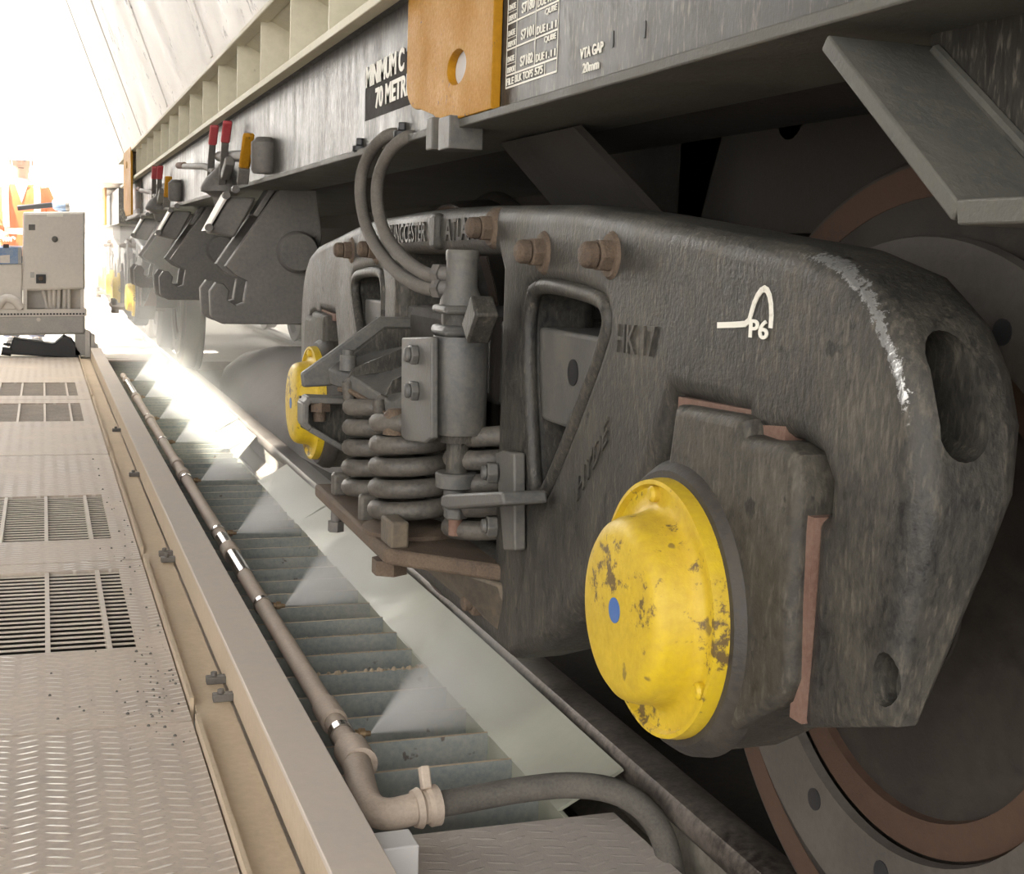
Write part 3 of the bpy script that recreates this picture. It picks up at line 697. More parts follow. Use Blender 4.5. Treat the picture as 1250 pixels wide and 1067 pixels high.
# ---- load-sensing damper cylinder
DX = .600; q = PX(561, 450, DX); DY = q.y
zz = lambda py: PX(561, py, DX).z
dm = thing('damper_cylinder', 'upright grey hydraulic cylinder with two hoses at its neck', 'hydraulic cylinder', (DX, DY, zz(545)))
k = DY/1600*1.0/ .965
def cyp(*pr): return MB().lathe((DX, DY, 0), (0, 0, 1), [(zz(py), r*k) for py, r in pr], 40)
obj('body', cyp((531,24),(530,32),(525,34.5),(415,34.5),(410,33)), M_damper, dm)
obj('neck', cyp((372,27),(366,26),(350,19.5),(318,19.5)), M_damper, dm)
obj('top_cap', cyp((318,20.5),(307,20.5),(305,19)), M_damper, dm)
for p0, p1, r in ((383, 372, 30), (410, 396, 31)):
    obj('clamp_plate', MB().box(DX-r*k, DX+r*k, DY-r*k, DY+r*k, zz(p0), zz(p1)), M_damper, dm, .012, seg=3)
obj('spacer', cyp((396,24),(383,24)), M_cast, dm)
obj('gland', cyp((540,24),(531,26)), M_cast, dm)
obj('rod', cyp((580,14),(540,14)), M_cast, dm)
pl = [PX(px, py, DX-.055) for px, py in ((490,412),(526,411),(526,535),(518,541),(494,538),(489,532))]
sd = obj('bolted_bracket', MB().prism(pl, (.012, 0, 0)), M_damper, dm, .003)
for py in (433, 477):
    p = PX(509, py, DX-.055)
    obj('bolt', MB().hexa(p, (-1, 0, 0), .017, .012).lathe(p + V((-.012, 0, 0)), (-1, 0, 0), [(0, .012), (.007, .011), (.009, .007)], 16), M_damper, sd, .002)
obj('tilted_block', MB().bar(PX(580, 408, DX-.01), PX(592, 372, DX-.01), .04, .035, up=(1, 0, 0)), M_cast, dm, .004)
for py in (335, 352):
    p = PX(545, py, DX-.02)
    obj('hose_union', MB().cyl(p + V((.03, 0, 0)), p + V((-.012, .02, 0)), .013).hexa(p + V((-.002, .012, 0)), (-.5, .8, 0), .017, .014), M_hook, dm)
# adjuster on its own bolted arm
aj = thing('adjuster_arm', 'bolted steel arm carrying the nuts and thread below the damper rod', 'bracket', (.62, 1.95, .5))
obj('stop_disc', cyp((598,22),(596,26),(580,27),(578,25)), M_damper, aj)
obj('collar', cyp((606,16),(598,16)), M_damper, aj)
pts = [(538,605),(545,603),(612,600),(614,616),(545,622),(537,618)]
obj('arm', MB().prism([PX(*p, DX-.03) for p in pts], (.065, 0, 0)), M_damper, aj, .004)
obj('lock_nut', MB().hexa((DX, DY, zz(636)), (0, 0, 1), 16*k, zz(622)-zz(636)), M_damper, aj, .003)
obj('thread', cyp((657,8.5),(636,9)), M_wear, aj)
obj('foot_plate', MB().prism([PX(*p, SFX-.02) for p in ((604,553),(612,550),(627,553),(628,672),(614,672))], (.018, 0, 0)), M_damper, aj, .003)
for py in (577, 642):
    p = PX(607, py, SFX-.02)
    obj('bolt', MB().hexa(p, (-1, .2, 0), .017, .016).lathe(p, (-1, .2, 0), [(.016, .012), (.024, .010)], 16), M_damper, aj, .002)

# ---- two hoses from the wagon sill to the cylinder
def hose(pts, label):
    o = obj('air_hose', MB().tube([PX(px, py, x) for px, py, x in pts], .0115, 14, 2), M_hose); tag(o, label, 'hose', 'hoses from the sill to the cylinder'); return o
hose([(490,166,.62),(478,162,.60),(458,176,.585),(442,205,.58),(439,240,.575),(448,285,.575),(478,328,.575),(510,350,.58),(532,354,.59)], 'outer air hose looping lowest from the sill to the cylinder neck')
hose([(508,168,.62),(497,166,.60),(478,180,.585),(462,210,.58),(459,245,.578),(468,285,.58),(492,316,.582),(520,336,.585),(540,338,.59)], 'inner air hose looping from the sill to the upper cylinder union')

# ================================================================ the ore wagon above the bogies
XF, XW, ZF = .60, .613, 1.147                                  # flange edge, web face, flange underside
Y0, Y1 = -.9, 10.6
XL, ZL = .565, 1.386
wg = thing('ore_wagon', 'ore wagon body with black sill, cream ribs and pale hopper side above the bogies', 'railway wagon', (1.72, 5, 1.14))
obj('sill_web', MB().box(XW, XW+.012, Y0, Y1, ZF+.012, ZL+.01), M_sill, wg)
obj('sill_flange', MB().box(XF, .80, Y0, Y1, ZF, ZF+.013), M_flange, wg, .002)
obj('shelf_lip', MB().box(XL, XL+.03, Y0, Y1, ZL+.006, ZL+.024), M_cream, wg, .002)
obj('shelf_plate', MB().box(XL+.03, .70, Y0, Y1, ZL+.008, ZL+.022), M_sill, wg)
XU, ZU = .562, PX(335, 0, .562).z
obj('hopper_side', MB().prism([(XU, Y0, ZU), (XU-.012, Y0, ZU), (XU-.40, Y0, ZU+1.05), (XU-.40, Y0, ZU+2.2), (XU-.38, Y0, ZU+2.2), (XU-.38, Y0, ZU+1.05)], (0, Y1-Y0, 0)), M_hopper, wg)
obj('hopper_bulge', MB().prism([(XU-.012, Y0, ZU-.012), (XU-.012, Y0, ZU+.014), (XU+.03, Y0, ZU+.014), (XU+.03, Y0, ZU-.012)], (0, Y1-Y0, 0)), M_cream, wg, .003)
for y in (2.9, 4.6, 6.3, 8.0, 9.7):
    obj('side_seam', MB().prism([(XU-.02, y, ZU+.01), (XU-.405, y, ZU+1.05), (XU-.395, y, ZU+1.05), (XU-.01, y, ZU+.01)], (0, .05, 0)), M_hopper, wg)
obj('hopper_slope', MB().prism([(XU+.02, Y0, ZU), (.70, Y0, ZU-.06), (.70, Y0, ZU+.3), (XU+.02, Y0, ZU+.3)], (0, Y1-Y0, 0)), M_cream, wg)
obj('bay_back', MB().box(.69, .71, Y0, Y1, ZL+.02, ZU), M_cream, wg)
for i in range(18):
    y = 2.33 + .462*i
    obj('rib', MB().prism([(XL+.004, y, ZL+.022), (XU+.008, y, ZU), (.69, y, ZU), (.69, y, ZL+.022)], (0, .010, 0)), M_cream, wg)
obj('underbody', MB().box(.80, 2.64, Y0, Y1, 1.15, 1.5).box(1.45, 2.0, Y0, Y1, .86, 1.15), M_dark, wg)
obj('far_sill', MB().box(2.80, 2.84, Y0, Y1, ZF, 2.4), M_dark, wg)
# inner bolster with its slanting flange, seen under the sill
obj('body_bolster', MB().prism([(1.0, 1.86, 1.15), (1.0, 2.6, 1.15), (1.0, 2.4, .96), (1.0, 1.95, .96)], (1.5, 0, 0)), M_dark, wg)
a, b, c, d_ = PX(610, 175, .72), PX(700, 155, .72), PX(800, 262, .85), PX(690, 270, .85)
obj('bolster_flange', MB().prism([a, b, c, d_], (.012, .0, .004)), M_dark, wg)
q = PX(965, 140, 1.0)
obj('pipe_boss', MB().cyl(q, q + V((.12, 0, 0)), .035, .035), M_dark, wg)
obj('inner_girder', MB().box(1.0, 1.02, Y0, 2.0, 1.0, 1.15), M_dark, wg)
# end bracket sloping down at the near end
A, B, C = PX(1010, 42, XF), PX(1172, 250, XF), PX(1262, 246, XF)
XB = .80
fl = [A + V((0, .0, 0)), A + V((0, .02, .02)) , ]
tn = (B-A).normalized(); nn = V((1, 0, 0)).cross(tn); nn = nn if nn.z < 0 else -nn; T = .014
br = obj('bracket_flange', MB().prism([A, B, B + nn*T, A + nn*T], (XB-XF, 0, 0)), M_flange, wg, .002)
yE = B.y - .5
obj('bracket_foot', MB().prism([(XF, B.y+.006, B.z+.004), (XF, yE, B.z+.004), (XF, yE, B.z-.012), (XF, B.y+.002, B.z-.014)], (XB-XF, 0, 0)), M_flange, wg, .002)
P1 = PX(1122, 72, .70); 
obj('bracket_web', MB().prism([(.70, A.y, A.z+.08), (.70, A.y, A.z-.002), (.70, B.y, B.z), (.70, yE, B.z), (.70, yE, A.z+.08)], (.012, 0, 0)), M_sill, wg)
obj('bracket_weld', MB().tube([(.698, A.y-.01, A.z-.006), (.698, B.y, B.z+.008), (.698, yE, B.z+.008)], .006, 8), M_flange, wg)
# yellow lifting plates
def lift_plate(ya, yb, x, hole):
    zb = ZF + .013
    lp = [(ya, zb), (ya, 1.9), (yb, 1.9), (yb, zb+.085)] + [(yb-.085+.085*math.cos(a), zb+.085-.05*math.sin(a)) for a in [math.pi/2*i/8 for i in range(1, 9)]] + [(yb-.17, zb+.018), (yb-.22, zb)]
    hl = [(hole[0] + .048*math.cos(a), hole[1] + .026*math.sin(a)) for a in [2*math.pi*i/32 for i in range(32)]]
    o = obj('lifting_plate', MB().add(fill([lp, hl], mapx(x, .014), .014, .002, 1)), M_yellowclean, wg, wn=True)
    obj('plate_backing', MB().box(XW-.001, XW+.001, ya+.05, yb-.03, zb+.05, 1.6), M_crack, o)
    return o
hq = PX(557, 82, .598)
lift_plate(PX(599, 138, .598).y, PX(497, 60, .598).y, .598, (hq.y, hq.z))
obj('plate_strip', MB().box(XW-.0015, XW, PX(611, 100, XW).y, PX(597, 100, XW).y, ZF+.013, ZL+.008), M_bluegrey, wg)
obj('plate_bracket', MB().box(.585, .64, 2.05, 2.085, 1.12, 1.17), M_damper, wg, .002); obj('plate_bracket', MB().box(.585, .64, 1.955, 2.015, 1.115, 1.165), M_damper, wg, .002)
ff = PX(158, 205, .545)
lift_plate(9.0, 9.8, .545, (9.4, 1.5))
# lettering on the sill
UY, UZ = V((0, -1, 0)), V((0, 0, 1))
XT = XW - .0008
def lettering(nm, s, p0, p1, ptop, parent, m=M_white, x=XT, bold=.015):
    a, b, c = PX(*p0, x), PX(*p1, x), PX(*ptop, x)
    return obj(nm, MB().add(text_mesh(s, V((x, a.y, a.z)), UY, UZ, abs(a.y-b.y), c.z-a.z, .0005, bold)), m, parent)
lettering('gap_letters', 'VTA GAP', (708, 73), (736, 65), (708, 60), wg)
lettering('gap_letters', '20mm', (711, 90), (731, 84), (711, 78), wg)
pa, pb = PX(446, 148, XT+.0006), PX(540, 112, XT+.0006)
sg = obj('sign_panel', MB().box(XW-.0012, XW, 2.05, pa.y, pa.z, PX(446, 90, XW).z), M_dark, wg)
lettering('sign_letters', 'MINIMUM C', (447, 108), (493, 84), (447, 82), wg, x=XW-.002, bold=.03)
lettering('sign_letters', '70 METRE', (458, 133), (501, 113), (458, 108), wg, x=XW-.002, bold=.03)
# stencilled maintenance table
mb = MB()
def rect(x, y0, y1, z0, z1): mb.box(x, x+.0006, min(y0, y1), max(y0, y1), z0, z1)
ta, tb = PX(617, 108, XT), PX(679, 88, XT); t0 = PX(617, 0, XT); zb_ = ta.z + .0; H = (PX(617, 31, XT).z - PX(617, 62, XT).z)
zl = [ta.z, ta.z + H*.48, ta.z + H*1.48, ta.z + H*2.48, ta.z + H*3.48]
for z in zl: rect(XT, ta.y, tb.y, z-.0012, z+.0012)
W_ = tb.y - ta.y
for f, z0 in ((0, zl[0]), (1, zl[0]), (.2, zl[1]), (.58, zl[1]), (.78, zl[0])):
    rect(XT, ta.y + W_*f - .0007, ta.y + W_*f + .0007, z0, zl[-1] if f != .78 else zl[1])
for i in (1, 2, 3):
    rect(XT, ta.y, ta.y + W_*.2, zl[i]+H*.42, zl[i]+H*.44)
obj('table_lines', mb, M_white, wg)
def cell(s, f0, f1, i, h0, h1):
    z = zl[i]; obj('table_letters', MB().add(text_mesh(s, V((XT, ta.y + W_*f0, z + H*h0)), UY, UZ, abs(W_)*(f1-f0), H*(h1-h0), .0004, .02)), M_white, wg)
for i, s in ((1, 'S7182'), (2, 'S7101'), (3, 'S7180')):
    cell(s, .30, .55, i, .15, .55); cell('DATE', .03, .17, i, .5, .72); cell('DEPOT', .03, .19, i, .08, .3); cell('QUBE', .76, .97, i, .66, .92); cell('DUE', .61, .77, i, .1, .4); cell('1.11', .8, .97, i, .1, .36)
cell('FILE', .02, .17, 0, .08, .36); cell('BLK TOPS', .2, .56, 0, .1, .4); cell('575', .6, .75, 0, .1, .4)
for px, py in ((747, 48), (786, 36)):
    q = PX(px, py, XW-.001)
    obj('small_slot', MB().box(XW-.0008, XW+.002, q.y-.003, q.y+.003, q.z-.009, q.z+.009), M_black, wg)
# hose fittings on the sill's underside
for px, py in ((440, 178), (492, 160)):
    p = PX(px, py, .61)
    obj('flange_bolt', MB().hexa(p, (0, 0, 1), .011, .015).cyl(p - V((0, 0, .012)), p, .017), M_black, wg, .002)

# ---- hopper door latches: hook plates standing across the track, three in view
def latch(label, Y):
    t = thing('door_latch', label, 'door latch', (.72, Y, .71), 'hopper door latches under the wagon')
    crop = [(450,905),(445,800),(472,763),(505,768),(530,800),(522,838),(560,862),(592,850),(600,800),(608,758),(560,735),(513,692),(770,325),(900,320),(930,560),(893,945),(500,943),(462,925)]
    pts = [PY(130 + x/3.556, 130 + y/3.556, 4.3) for x, y in crop]
    me = fill([[(p.x, p.z) for p in pts]], lambda u, v, w: V((u, Y + w, v)), .05, .006, 1)
    obj('hook_plate', MB().add(me), M_hook, t, wn=True)
    me = fill([[(p.x-.012, p.z+.004) for p in pts]], lambda u, v, w: V((u, Y + .16 + w, v)), .05, .006, 1)
    obj('hook_plate', MB().add(me), M_hook, t, wn=True)
    c = PY(130 + 822/3.556, 130 + 632/3.556, 4.3)
    obj('pivot_disc', MB().lathe((c.x, Y-.025, c.z), (0, -1, 0), [(0, .068), (.035, .066), (.045, .058), (.046, .02)], 40), M_hook, t)
    g = lambda x, y: PY(130 + x/3.556, 130 + y/3.556, 4.3)
    a, b = g(495, 560), g(600, 385)
    lb = obj('latch_body', MB().prism([(p.x, Y+.02, p.z) for p in (g(452, 548), g(540, 388), g(655, 395), g(560, 570))], (0, .14, 0)), M_hook, t, .008)
    obj('latch_cap', MB().prism([(p.x, Y+.01, p.z) for p in (g(436, 540), g(448, 532), g(540, 380), g(528, 372))], (0, .16, 0)), M_cab, lb, .004)
    obj('guide', MB().prism([(p.x, Y+.03, p.z) for p in (g(640, 470), g(720, 345), g(750, 350), g(665, 480))], (0, .11, 0)), M_hook, t, .004)
    for x, y in ((445, 525), (520, 385), (560, 360)):
        p = g(x, y); obj('pin', MB().cyl((p.x, Y-.01, p.z), (p.x, Y+.02, p.z), .012), M_hook, t)
    obj('shaft', MB().cyl((c.x, Y+.02, c.z), (c.x, Y+.5, c.z), .045), M_hook, t)
    return t
lt = latch('largest hooked door latch plate with a round pivot disc, just beyond the second yellow cap', 4.3)
dup(lt, (0, 1.95, 0), 'middle one of the three hooked door latches under the wagon sill')
dup(lt, (0, 3.75, 0), 'farthest of the three hooked door latches, beside the distant brown lifting plate')
# ---- air valves with red and yellow handles on the sill
def valve(label, Y):
    t = thing('air_valve', label, 'air valve', (.60, Y, 1.1), 'air valves on the sill')
    g = lambda px, py, x=.578: PX(px, py, x) + V((0, Y-4.8, 0))
    c = g(268, 235); zb = g(268, 254).z
    obj('valve_body', MB().lathe((.59, c.y, zb), (0, 0, 1), [(0, .026), (.035, .036), (.05, .058), (.055, .076), (.066, .078), (.078, .072), (.10, .06), (.125, .034), (.14, .02), (.15, .014)], 24), M_hook, t)
    obj('valve_neck', MB().bar(g(275, 215), g(281, 196), .03, .03, up=(1, 0, 0)), M_hook, t, .004)
    for a, b in (((256, 205), (262, 153)), ((271, 205), (278, 148))):
        m = (a[0]*.45+b[0]*.55, a[1]*.45+b[1]*.55)
        h = obj('red_handle', MB().bar(g(*m, .57), g(*b, .57), .012, .03, up=(1, 0, 0)), M_red, t, .005); h['label'] = 'red handle'
        obj('handle_shank', MB().bar(g(a[0], a[1]+20), g(*m, .571), .012, .024, up=(1, 0, 0)), M_hook, h, .003)
    h = obj('yellow_handle', MB().bar(g(298, 205, .57), g(304, 163, .57), .014, .034, up=(1, 0, 0)), M_yellowclean, t, .01); h['label'] = 'yellow handle'
    obj('handle_shank', MB().bar(g(296, 224, .57), g(298, 205, .57), .014, .034, up=(1, 0, 0)), M_hook, h, .003)
    obj('cross_pipe', MB().cyl(g(268, 191, .60), g(322, 190, .60), .018), M_hook, t)
    p = g(322, 203, .59)
    obj('filter_drum', MB().lathe((.59, p.y, p.z-.02), (0, 0, 1), [(0, .03), (.01, .036), (.085, .036), (.09, .03), (.10, .022)], 24), M_hook, t)
    obj('side_pipe', MB().tube([g(224, 203, .56), g(238, 203, .56), g(250, 203, .57), g(262, 210, .58)], .012, 10), M_hook, t)
    obj('pipe_end', MB().cyl(g(218, 202, .56), g(225, 202, .56), .014), M_wear, t)
    return t
va = valve('larger air valve with two red handles and one yellow handle above the nearest latch', 4.8)
dup(va, (0, 2.6, 0), 'smaller air valve with red and yellow handles near the distant brown plate')

# ---- the wagon's far bogie: copies of the near one
DYB = 8.72
dup(sf, (0, DYB, 0), 'distant dark bogie side frame below the last door latches')
dup(ad, (0, DYB, 0), 'distant axle box behind the small pale yellow cap beyond the latches')
dup(ad2, (0, DYB, 0), 'distant axle box at the far end of the distant bogie')
dup(ws, (0, DYB, 0), 'distant wheelset with its wheel standing on the rail in the spray')
dup(ws2, (0, DYB, 0), 'farthest wheelset of the wagon, beyond the wheel in the spray')
# ---- the next wagon along the track, washed out in the light
t = thing('ore_wagon', 'next ore wagon in the bright haze beyond the first wagon', 'railway wagon', (1.72, 17, 1.14))
obj('sill', MB().box(.62, 2.8, 11.9, 24, 1.147, 1.45), M_sill, t)
obj('hopper', MB().prism([(.50, 12.1, 1.5), (.10, 12.1, 2.6), (.10, 12.1, 3.8), (3.3, 12.1, 3.8), (3.3, 12.1, 2.6), (2.9, 12.1, 1.5)], (0, 11.6, 0)), M_hopper, t)
obj('lifting_plate', MB().box(.56, .58, 13.2, 13.7, 1.15, 1.7), M_yellowclean, t)
obj('bolster', MB().box(.7, 2.7, 13.2, 14.6, .7, 1.15), M_dark, t)
dup(sf, (0, 12.0, 0), 'hazy side frame under the next wagon')
dup(ws, (0, 12.0, 0), 'hazy first wheelset under the next wagon')
dup(ws2, (0, 12.0, 0), 'hazy second wheelset under the next wagon')

# ================================================================ beyond the walkway: trolley, cabinet, lamp, worker
CYB = 11.82
g = lambda px, py, y=CYB: PY(px, py, y)
tr = thing('equipment_trolley', 'grey steel trolley frame with a black ramp under the control cabinet', 'trolley', (.0, CYB+.2, 0))
a, b = g(-60, 405), g(104, 386)
obj('beam', MB().prism([g(-160, 413), g(104, 408), g(104, 384), g(-160, 387)], (0, .35, 0)), M_cabdark, tr, .02)
obj('perforated_rail', MB().prism([g(-160, 388), g(106, 386), g(106, 377), g(-160, 379)], (0, .33, 0)), M_cab, tr, .004)
mb = MB()
for i in range(26):
    p = g(2 + i*4, 383.5 - i*.02); mb.box(p.x-.009, p.x+.009, CYB-.002, CYB+.004, p.z-.008, p.z+.006)
obj('slots', mb, M_black, tr)
p = g(47, 390); obj('bolt', MB().hexa(p, (0, -1, 0), .018, .03), M_cab, tr)
obj('back_plate', MB().prism([g(28, 378, CYB+.2), g(103, 377, CYB+.2), g(103, 350, CYB+.2), g(28, 350, CYB+.2)], (0, .03, 0)), M_cab, tr)
obj('side_tank', MB().prism([g(-160, 379), g(27, 378), g(27, 322), g(-160, 326)], (0, .4, 0)), M_cab, tr, .01)
obj('pipe_arch', MB().tube([g(-4, 376, CYB-.03), g(2, 366, CYB-.03), g(10, 363, CYB-.03), g(20, 368, CYB-.03), g(26, 377, CYB-.03)], .035, 12, 1), M_cab, tr)
obj('leg', MB().prism([g(92, 434), g(104, 434), g(104, 408), g(92, 408)], (0, .3, 0)), M_cabdark, tr)
for i, (x0, y0, x1, y1) in enumerate(((104, 402, 111, 436), (110, 406, 116, 438), (115, 418, 120, 437))):
    obj('side_fin', MB().prism([g(x0, y0), g(x1, y0+3), g(x1, y1), g(x0, y1)], (0, .12, 0)), M_cab, tr)
obj('ramp', MB().prism([g(2, 432), g(98, 438), g(100, 432), g(88, 414), g(78, 410), g(66, 420), g(16, 413), g(12, 424)], (0, .25, 0)), M_black, tr, .01)
obj('ramp_roller', MB().cyl(g(2, 428), g(14, 430), .035).cyl(g(4, 420), g(13, 421), .012), M_black, tr)
cb = thing('control_cabinet', 'pale steel control cabinet with a small black switch, standing on the trolley', 'cabinet', (.09, CYB+.15, .57))
obj('cabinet_body', MB().prism([g(27, 355), g(104, 353), g(104, 258), g(28, 259)], (0, .32, 0)), M_cab, cb, .012)
obj('door', MB().prism([g(29.5, 353), g(102, 351), g(102, 260.5), g(30, 261.5)], (0, -.012, 0)), M_cab, cb, .004)
obj('lock', MB().lathe(g(67, 292, CYB-.012), (0, -1, 0), [(0, .026), (.01, .026), (.012, .016), (.02, .014)], 20), M_damper, cb)
obj('switch', MB().prism([g(44, 346, CYB-.013), g(56, 346, CYB-.013), g(56, 335, CYB-.013), g(44, 335, CYB-.013)], (0, -.02, 0)), M_black, cb, .003)
obj('switch_dial', MB().lathe(g(50, 340, CYB-.034), (0, -1, 0), [(0, .02), (.008, .018)], 16), M_rust, cb)
obj('name_strip', MB().prism([g(57, 264.5, CYB-.013), g(77, 264.5, CYB-.013), g(77, 261.5, CYB-.013), g(57, 261.5, CYB-.013)], (0, -.003, 0)), M_white, cb)
obj('small_plate', MB().prism([g(35, 281, CYB-.013), g(43, 281, CYB-.013), g(43, 274, CYB-.013), g(35, 274, CYB-.013)], (0, -.002, 0)), M_damper, cb)
obj('small_plate', MB().prism([g(37, 339, CYB-.013), g(42, 339, CYB-.013), g(42, 332, CYB-.013), g(37, 332, CYB-.013)], (0, -.002, 0)), M_cabdark, cb)
for x0, x1 in ((52, 58), (60, 62), (66, 66), (72, 71), (79, 78), (84, 84)):
    obj('conduit', MB().tube([g(x0, 352, CYB+.1), g((x0+x1)/2, 365, CYB+.1), g(x1, 379, CYB+.1)], .018, 10, 1), M_cab, cb)
for x in (31, 101):
    obj('leg', MB().prism([g(x-2.5, 378), g(x+2, 378), g(x+2, 353), g(x-2.5, 353)], (0, .04, 0)), M_cab, cb)
lm = thing('hand_lamp', 'black and blue hand lamp lying on top of the control cabinet', 'lamp', (.05, CYB+.1, 1.25))
obj('handle', MB().bar(g(21, 254, CYB+.1), g(66, 250, CYB+.1), .05, .045), M_black, lm, .01)
c0, c1 = g(64, 250, CYB+.1), g(84, 249, CYB+.1)
u = (c1-c0).normalized(); L = (c1-c0).length
obj('lamp_head', MB().lathe(c0, u, [(0, .03), (.02, .05), (.06, .058), (.09, .066), (L-.03, .068)], 24), M_bluebox, lm)
obj('lamp_rim', MB().lathe(c0, u, [(L-.03, .07), (L, .068), (L+.004, .05)], 24), M_cabdark, lm)
o = thing('tool_box', 'blue steel box standing on the trolley left of the cabinet', 'box', (-.3, CYB+.15, .75))
obj('box', MB().prism([g(-60, 325), g(26, 322), g(26, 301), g(-60, 304)], (0, .3, 0)), M_bluebox, o, .006)
obj('catch', MB().prism([g(4, 303), g(11, 303), g(11, 298), g(4, 298)], (0, .04, 0)), M_black, o)
obj('patch', MB().prism([g(0, 321, CYB-.004), g(12, 321, CYB-.004), g(12, 311, CYB-.004), g(0, 312, CYB-.004)], (0, .004, 0)), M_cab, o)
obj('end_plate', MB().prism([g(22, 322, CYB-.003), g(26, 322, CYB-.003), g(26, 302, CYB-.003), g(22, 302, CYB-.003)], (0, .003, 0)), M_cabdark, o)

# ---- the worker: one skinned body, clothing and helmet over it
PYW = 12.9
def skin(name, verts, edges, radii, m, parent, sub=2):
    me = bpy.data.meshes.new(name); me.from_pydata([tuple(v) for v in verts], edges, []); me.materials.append(m)
    o = link(bpy.data.objects.new(name, me))
    md = o.modifiers.new('skin', 'SKIN'); md.use_smooth_shade = True
    if not me.skin_vertices: bpy.context.view_layer.objects.active = o
    for i, r in enumerate(radii):
        s = me.skin_vertices[0].data[i]; s.radius = r if isinstance(r, tuple) else (r, r); s.use_root = (i == 0)
    sb = o.modifiers.new('sub', 'SUBSURF'); sb.levels = sb.render_levels = sub
    dg = bpy.context.evaluated_depsgraph_get(); me2 = bpy.data.meshes.new_from_object(o.evaluated_get(dg)); bpy.data.objects.remove(o)
    return obj(name, MB().add(me2), m, parent, sharp=180)
X0w = PY(27, 260, PYW).x
pw = thing('person', 'person in orange vest with silver bands and white helmet behind the cabinet, looking down', 'person', (X0w, PYW, 0))
sv = lambda x, y, z: V((X0w + x, PYW + y, z))
V_ = [sv(0,0,.98), sv(0,.0,1.15), sv(0,-.01,1.32), sv(0,-.01,1.44), sv(0,-.03,1.53), sv(0,-.06,1.60), sv(0,-.07,1.69), sv(0,-.06,1.75),
      sv(-.19,0,1.42), sv(-.26,-.04,1.16), sv(-.18,-.22,1.02), sv(-.12,-.29,1.0), sv(.19,0,1.42), sv(.27,-.03,1.17), sv(.20,-.22,1.06), sv(.14,-.29,1.05),
      sv(-.10,0,.90), sv(-.11,-.02,.50), sv(-.11,.02,.09), sv(-.11,-.14,.04), sv(.10,0,.90), sv(.11,-.02,.50), sv(.11,.02,.09), sv(.11,-.14,.04)]
E_ = [(0,1),(1,2),(2,3),(3,4),(4,5),(5,6),(6,7),(3,8),(8,9),(9,10),(10,11),(3,12),(12,13),(13,14),(14,15),(0,16),(16,17),(17,18),(18,19),(0,20),(20,21),(21,22),(22,23)]
R_ = [(.16,.11),(.15,.105),(.17,.115),(.13,.09),.055,.075,.09,.07, .062,.047,.036,.04, .062,.047,.036,.04, .085,.06,.042,.04,.085,.06,.042,.04]
body = skin('body', V_, E_, R_, M_skin, pw)
# hands: five fingers each, resting on the cabinet's far edge
for sx, wx, wz in ((-1, -.12, 1.0), (1, .14, 1.05)):
    for k in range(4):
        x = wx + (-.03 + .02*k); ln = (.065, .08, .083, .07)[k]
        skin('finger', [sv(x, -.30, wz), sv(x, -.30-ln*.55, wz-.012), sv(x, -.30-ln, wz-.04)], [(0,1),(1,2)], [.011,.0095,.008], M_skin, body, 1)
    skin('thumb', [sv(wx - sx*.035, -.28, wz), sv(wx - sx*.06, -.32, wz-.005), sv(wx - sx*.062, -.35, wz-.02)], [(0,1),(1,2)], [.013,.011,.009], M_skin, body, 1)
# face
hc = sv(0, -.075, 1.675)
obj('nose', MB().lathe(hc + V((0, -.075, -.02)), (0, -.6, .9), [(0, .016), (.02, .013), (.045, .007)], 10), M_skin, body)
for sx in (-1, 1):
    obj('eye', MB().lathe(hc + V((sx*.032, -.078, .015)), (0, -1, 0), [(0, .013), (.006, .011), (.009, .005)], 12), M_black, body)
    obj('ear', MB().lathe(hc + V((sx*.085, .0, -.005)), (sx, 0, 0), [(0, .026), (.012, .028), (.02, .015)], 12), M_skin, body)
obj('mouth', MB().bar(hc + V((-.024, -.078, -.055)), hc + V((.024, -.078, -.055)), .008, .008), M_rust, body)
# clothing
def torso(rows, m, name, parent, n=32):
    mb = MB(); Ls = []
    for z, rx, ry, cy in rows:
        Ls.append([mb.bm.verts.new(sv(rx*math.copysign(abs(math.cos(a))**.75, math.cos(a)), cy + ry*math.copysign(abs(math.sin(a))**.8, math.sin(a)), z)) for a in [2*math.pi*i/n for i in range(n)]])
    for A_, B_ in zip(Ls, Ls[1:]):
        for i in range(n): mb.bm.faces.new((A_[i], A_[(i+1)%n], B_[(i+1)%n], B_[i]))
    mb.bm.faces.new(Ls[0][::-1]); mb.bm.faces.new(Ls[-1])
    return obj(name, mb, m, parent, sharp=60)
sh = torso([(.92,.18,.13,0),(1.1,.185,.135,0),(1.3,.21,.145,-.01),(1.42,.20,.12,-.01),(1.49,.12,.085,-.02),(1.53,.075,.07,-.03)], M_shirt, 'shirt', body)
vest = torso([(.93,.195,.148,0),(1.1,.20,.152,0),(1.3,.222,.16,-.01),(1.42,.212,.135,-.01),(1.475,.15,.105,-.015)], M_orange, 'vest', body)
torso([(1.03,.2005,.1525,0),(1.085,.2025,.1545,0)], M_silver, 'waist_band', vest)
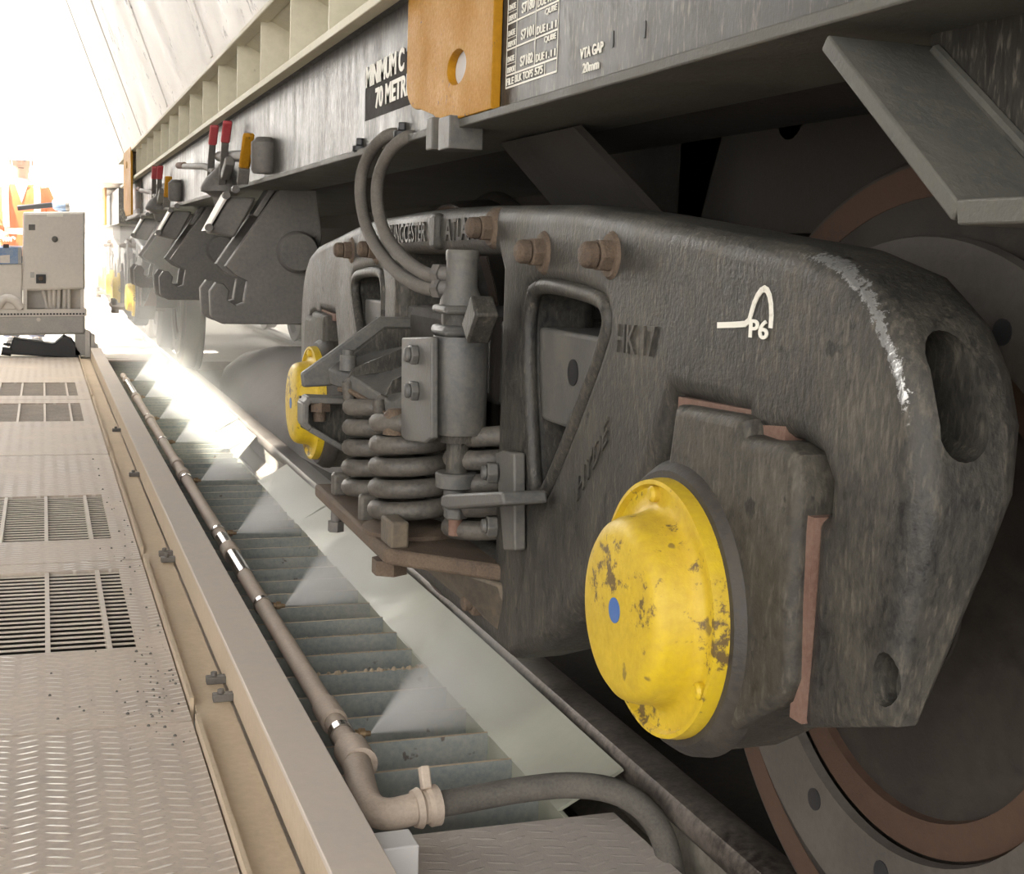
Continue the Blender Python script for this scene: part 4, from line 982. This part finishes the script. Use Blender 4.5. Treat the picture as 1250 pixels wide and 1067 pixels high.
for sx in (-1, 1):
    obj('shoulder_band', MB().tube([sv(sx*.13, -.150, 1.09), sv(sx*.135, -.168, 1.3), sv(sx*.135, -.142, 1.42), sv(sx*.12, -.08, 1.475), sv(sx*.12, .08, 1.46)], lambda f: .028, 8, 1), M_silver, vest)
    S, Eb, Wr = sv(sx*.19, 0, 1.42), sv(sx*.265, -.035, 1.165), sv(sx*.2, -.2, 1.06)
    obj('sleeve', MB().tube([S - V((sx*.03, 0, -.01)), S*.5+Eb*.5, Eb, Eb*.5+Wr*.5, Wr], lambda f: .085 - .03*f, 16, 1), M_orange, body)
    obj('trouser_leg', MB().tube([sv(sx*.09, 0, .95), sv(sx*.105, -.01, .7), sv(sx*.11, -.015, .45), sv(sx*.11, .01, .10)], lambda f: .105 - .035*f, 16, 1), M_trouser, body)
    obj('boot', MB().tube([sv(sx*.11, .05, .06), sv(sx*.11, -.05, .055), sv(sx*.11, -.17, .04)], lambda f: .055 - .012*f, 14), M_black, body)
obj('collar_opening', MB().prism([sv(-.055, -.128, 1.475), sv(.055, -.128, 1.475), sv(0, -.172, 1.31)], (0, -.006, 0)), M_shirt, vest)
hm = obj('helmet', MB().lathe(hc + V((0, .015, .03)), (0, -.18, 1), [(0, .128), (.012, .126), (.016, .108), (.05, .104), (.09, .085), (.115, .05), (.122, .012)], 32), M_helmet, body)
obj('visor_peak', MB().prism([hc + V(p) for p in ((-.08, -.09, .05), (.08, -.09, .05), (.06, -.15, .028), (-.06, -.15, .028))], (0, 0, .008)), M_helmet, hm, .003)

# ================================================================ sunlit haze outside the shed
hb = obj('haze', MB().box(-13, 11, 12.25, 45, .0, 9), bpy.data.materials.new('haze_air'))
hb.data.materials[0].use_nodes = True; nt = hb.data.materials[0].node_tree; nt.nodes.clear()
ou = nt.nodes.new('ShaderNodeOutputMaterial'); vs = nt.nodes.new('ShaderNodeVolumeScatter'); vs.inputs['Density'].default_value = .09; vs.inputs['Anisotropy'].default_value = .35
vs.inputs['Color'].default_value = (1, .98, .95, 1); nt.links.new(vs.outputs[0], ou.inputs['Volume'])
hb['kind'] = 'stuff'; tag(hb, 'bright dusty haze in the open air beyond the trolley', 'haze')

mc = obj('mist_cloud', MB().box(.48, 2.4, 6.6, 12.0, .10, 1.08), bpy.data.materials.new('mist_air'))
mc.data.materials[0].use_nodes = True; nt = mc.data.materials[0].node_tree; nt.nodes.clear()
ou = nt.nodes.new('ShaderNodeOutputMaterial'); vs = nt.nodes.new('ShaderNodeVolumeScatter'); vs.inputs['Color'].default_value = (1, 1, 1, 1); vs.inputs['Density'].default_value = .10; vs.inputs['Anisotropy'].default_value = .6
nt.links.new(vs.outputs[0], ou.inputs['Volume'])
mc['kind'] = 'stuff'; tag(mc, 'thin drifting mist over the far part of the rail', 'mist')
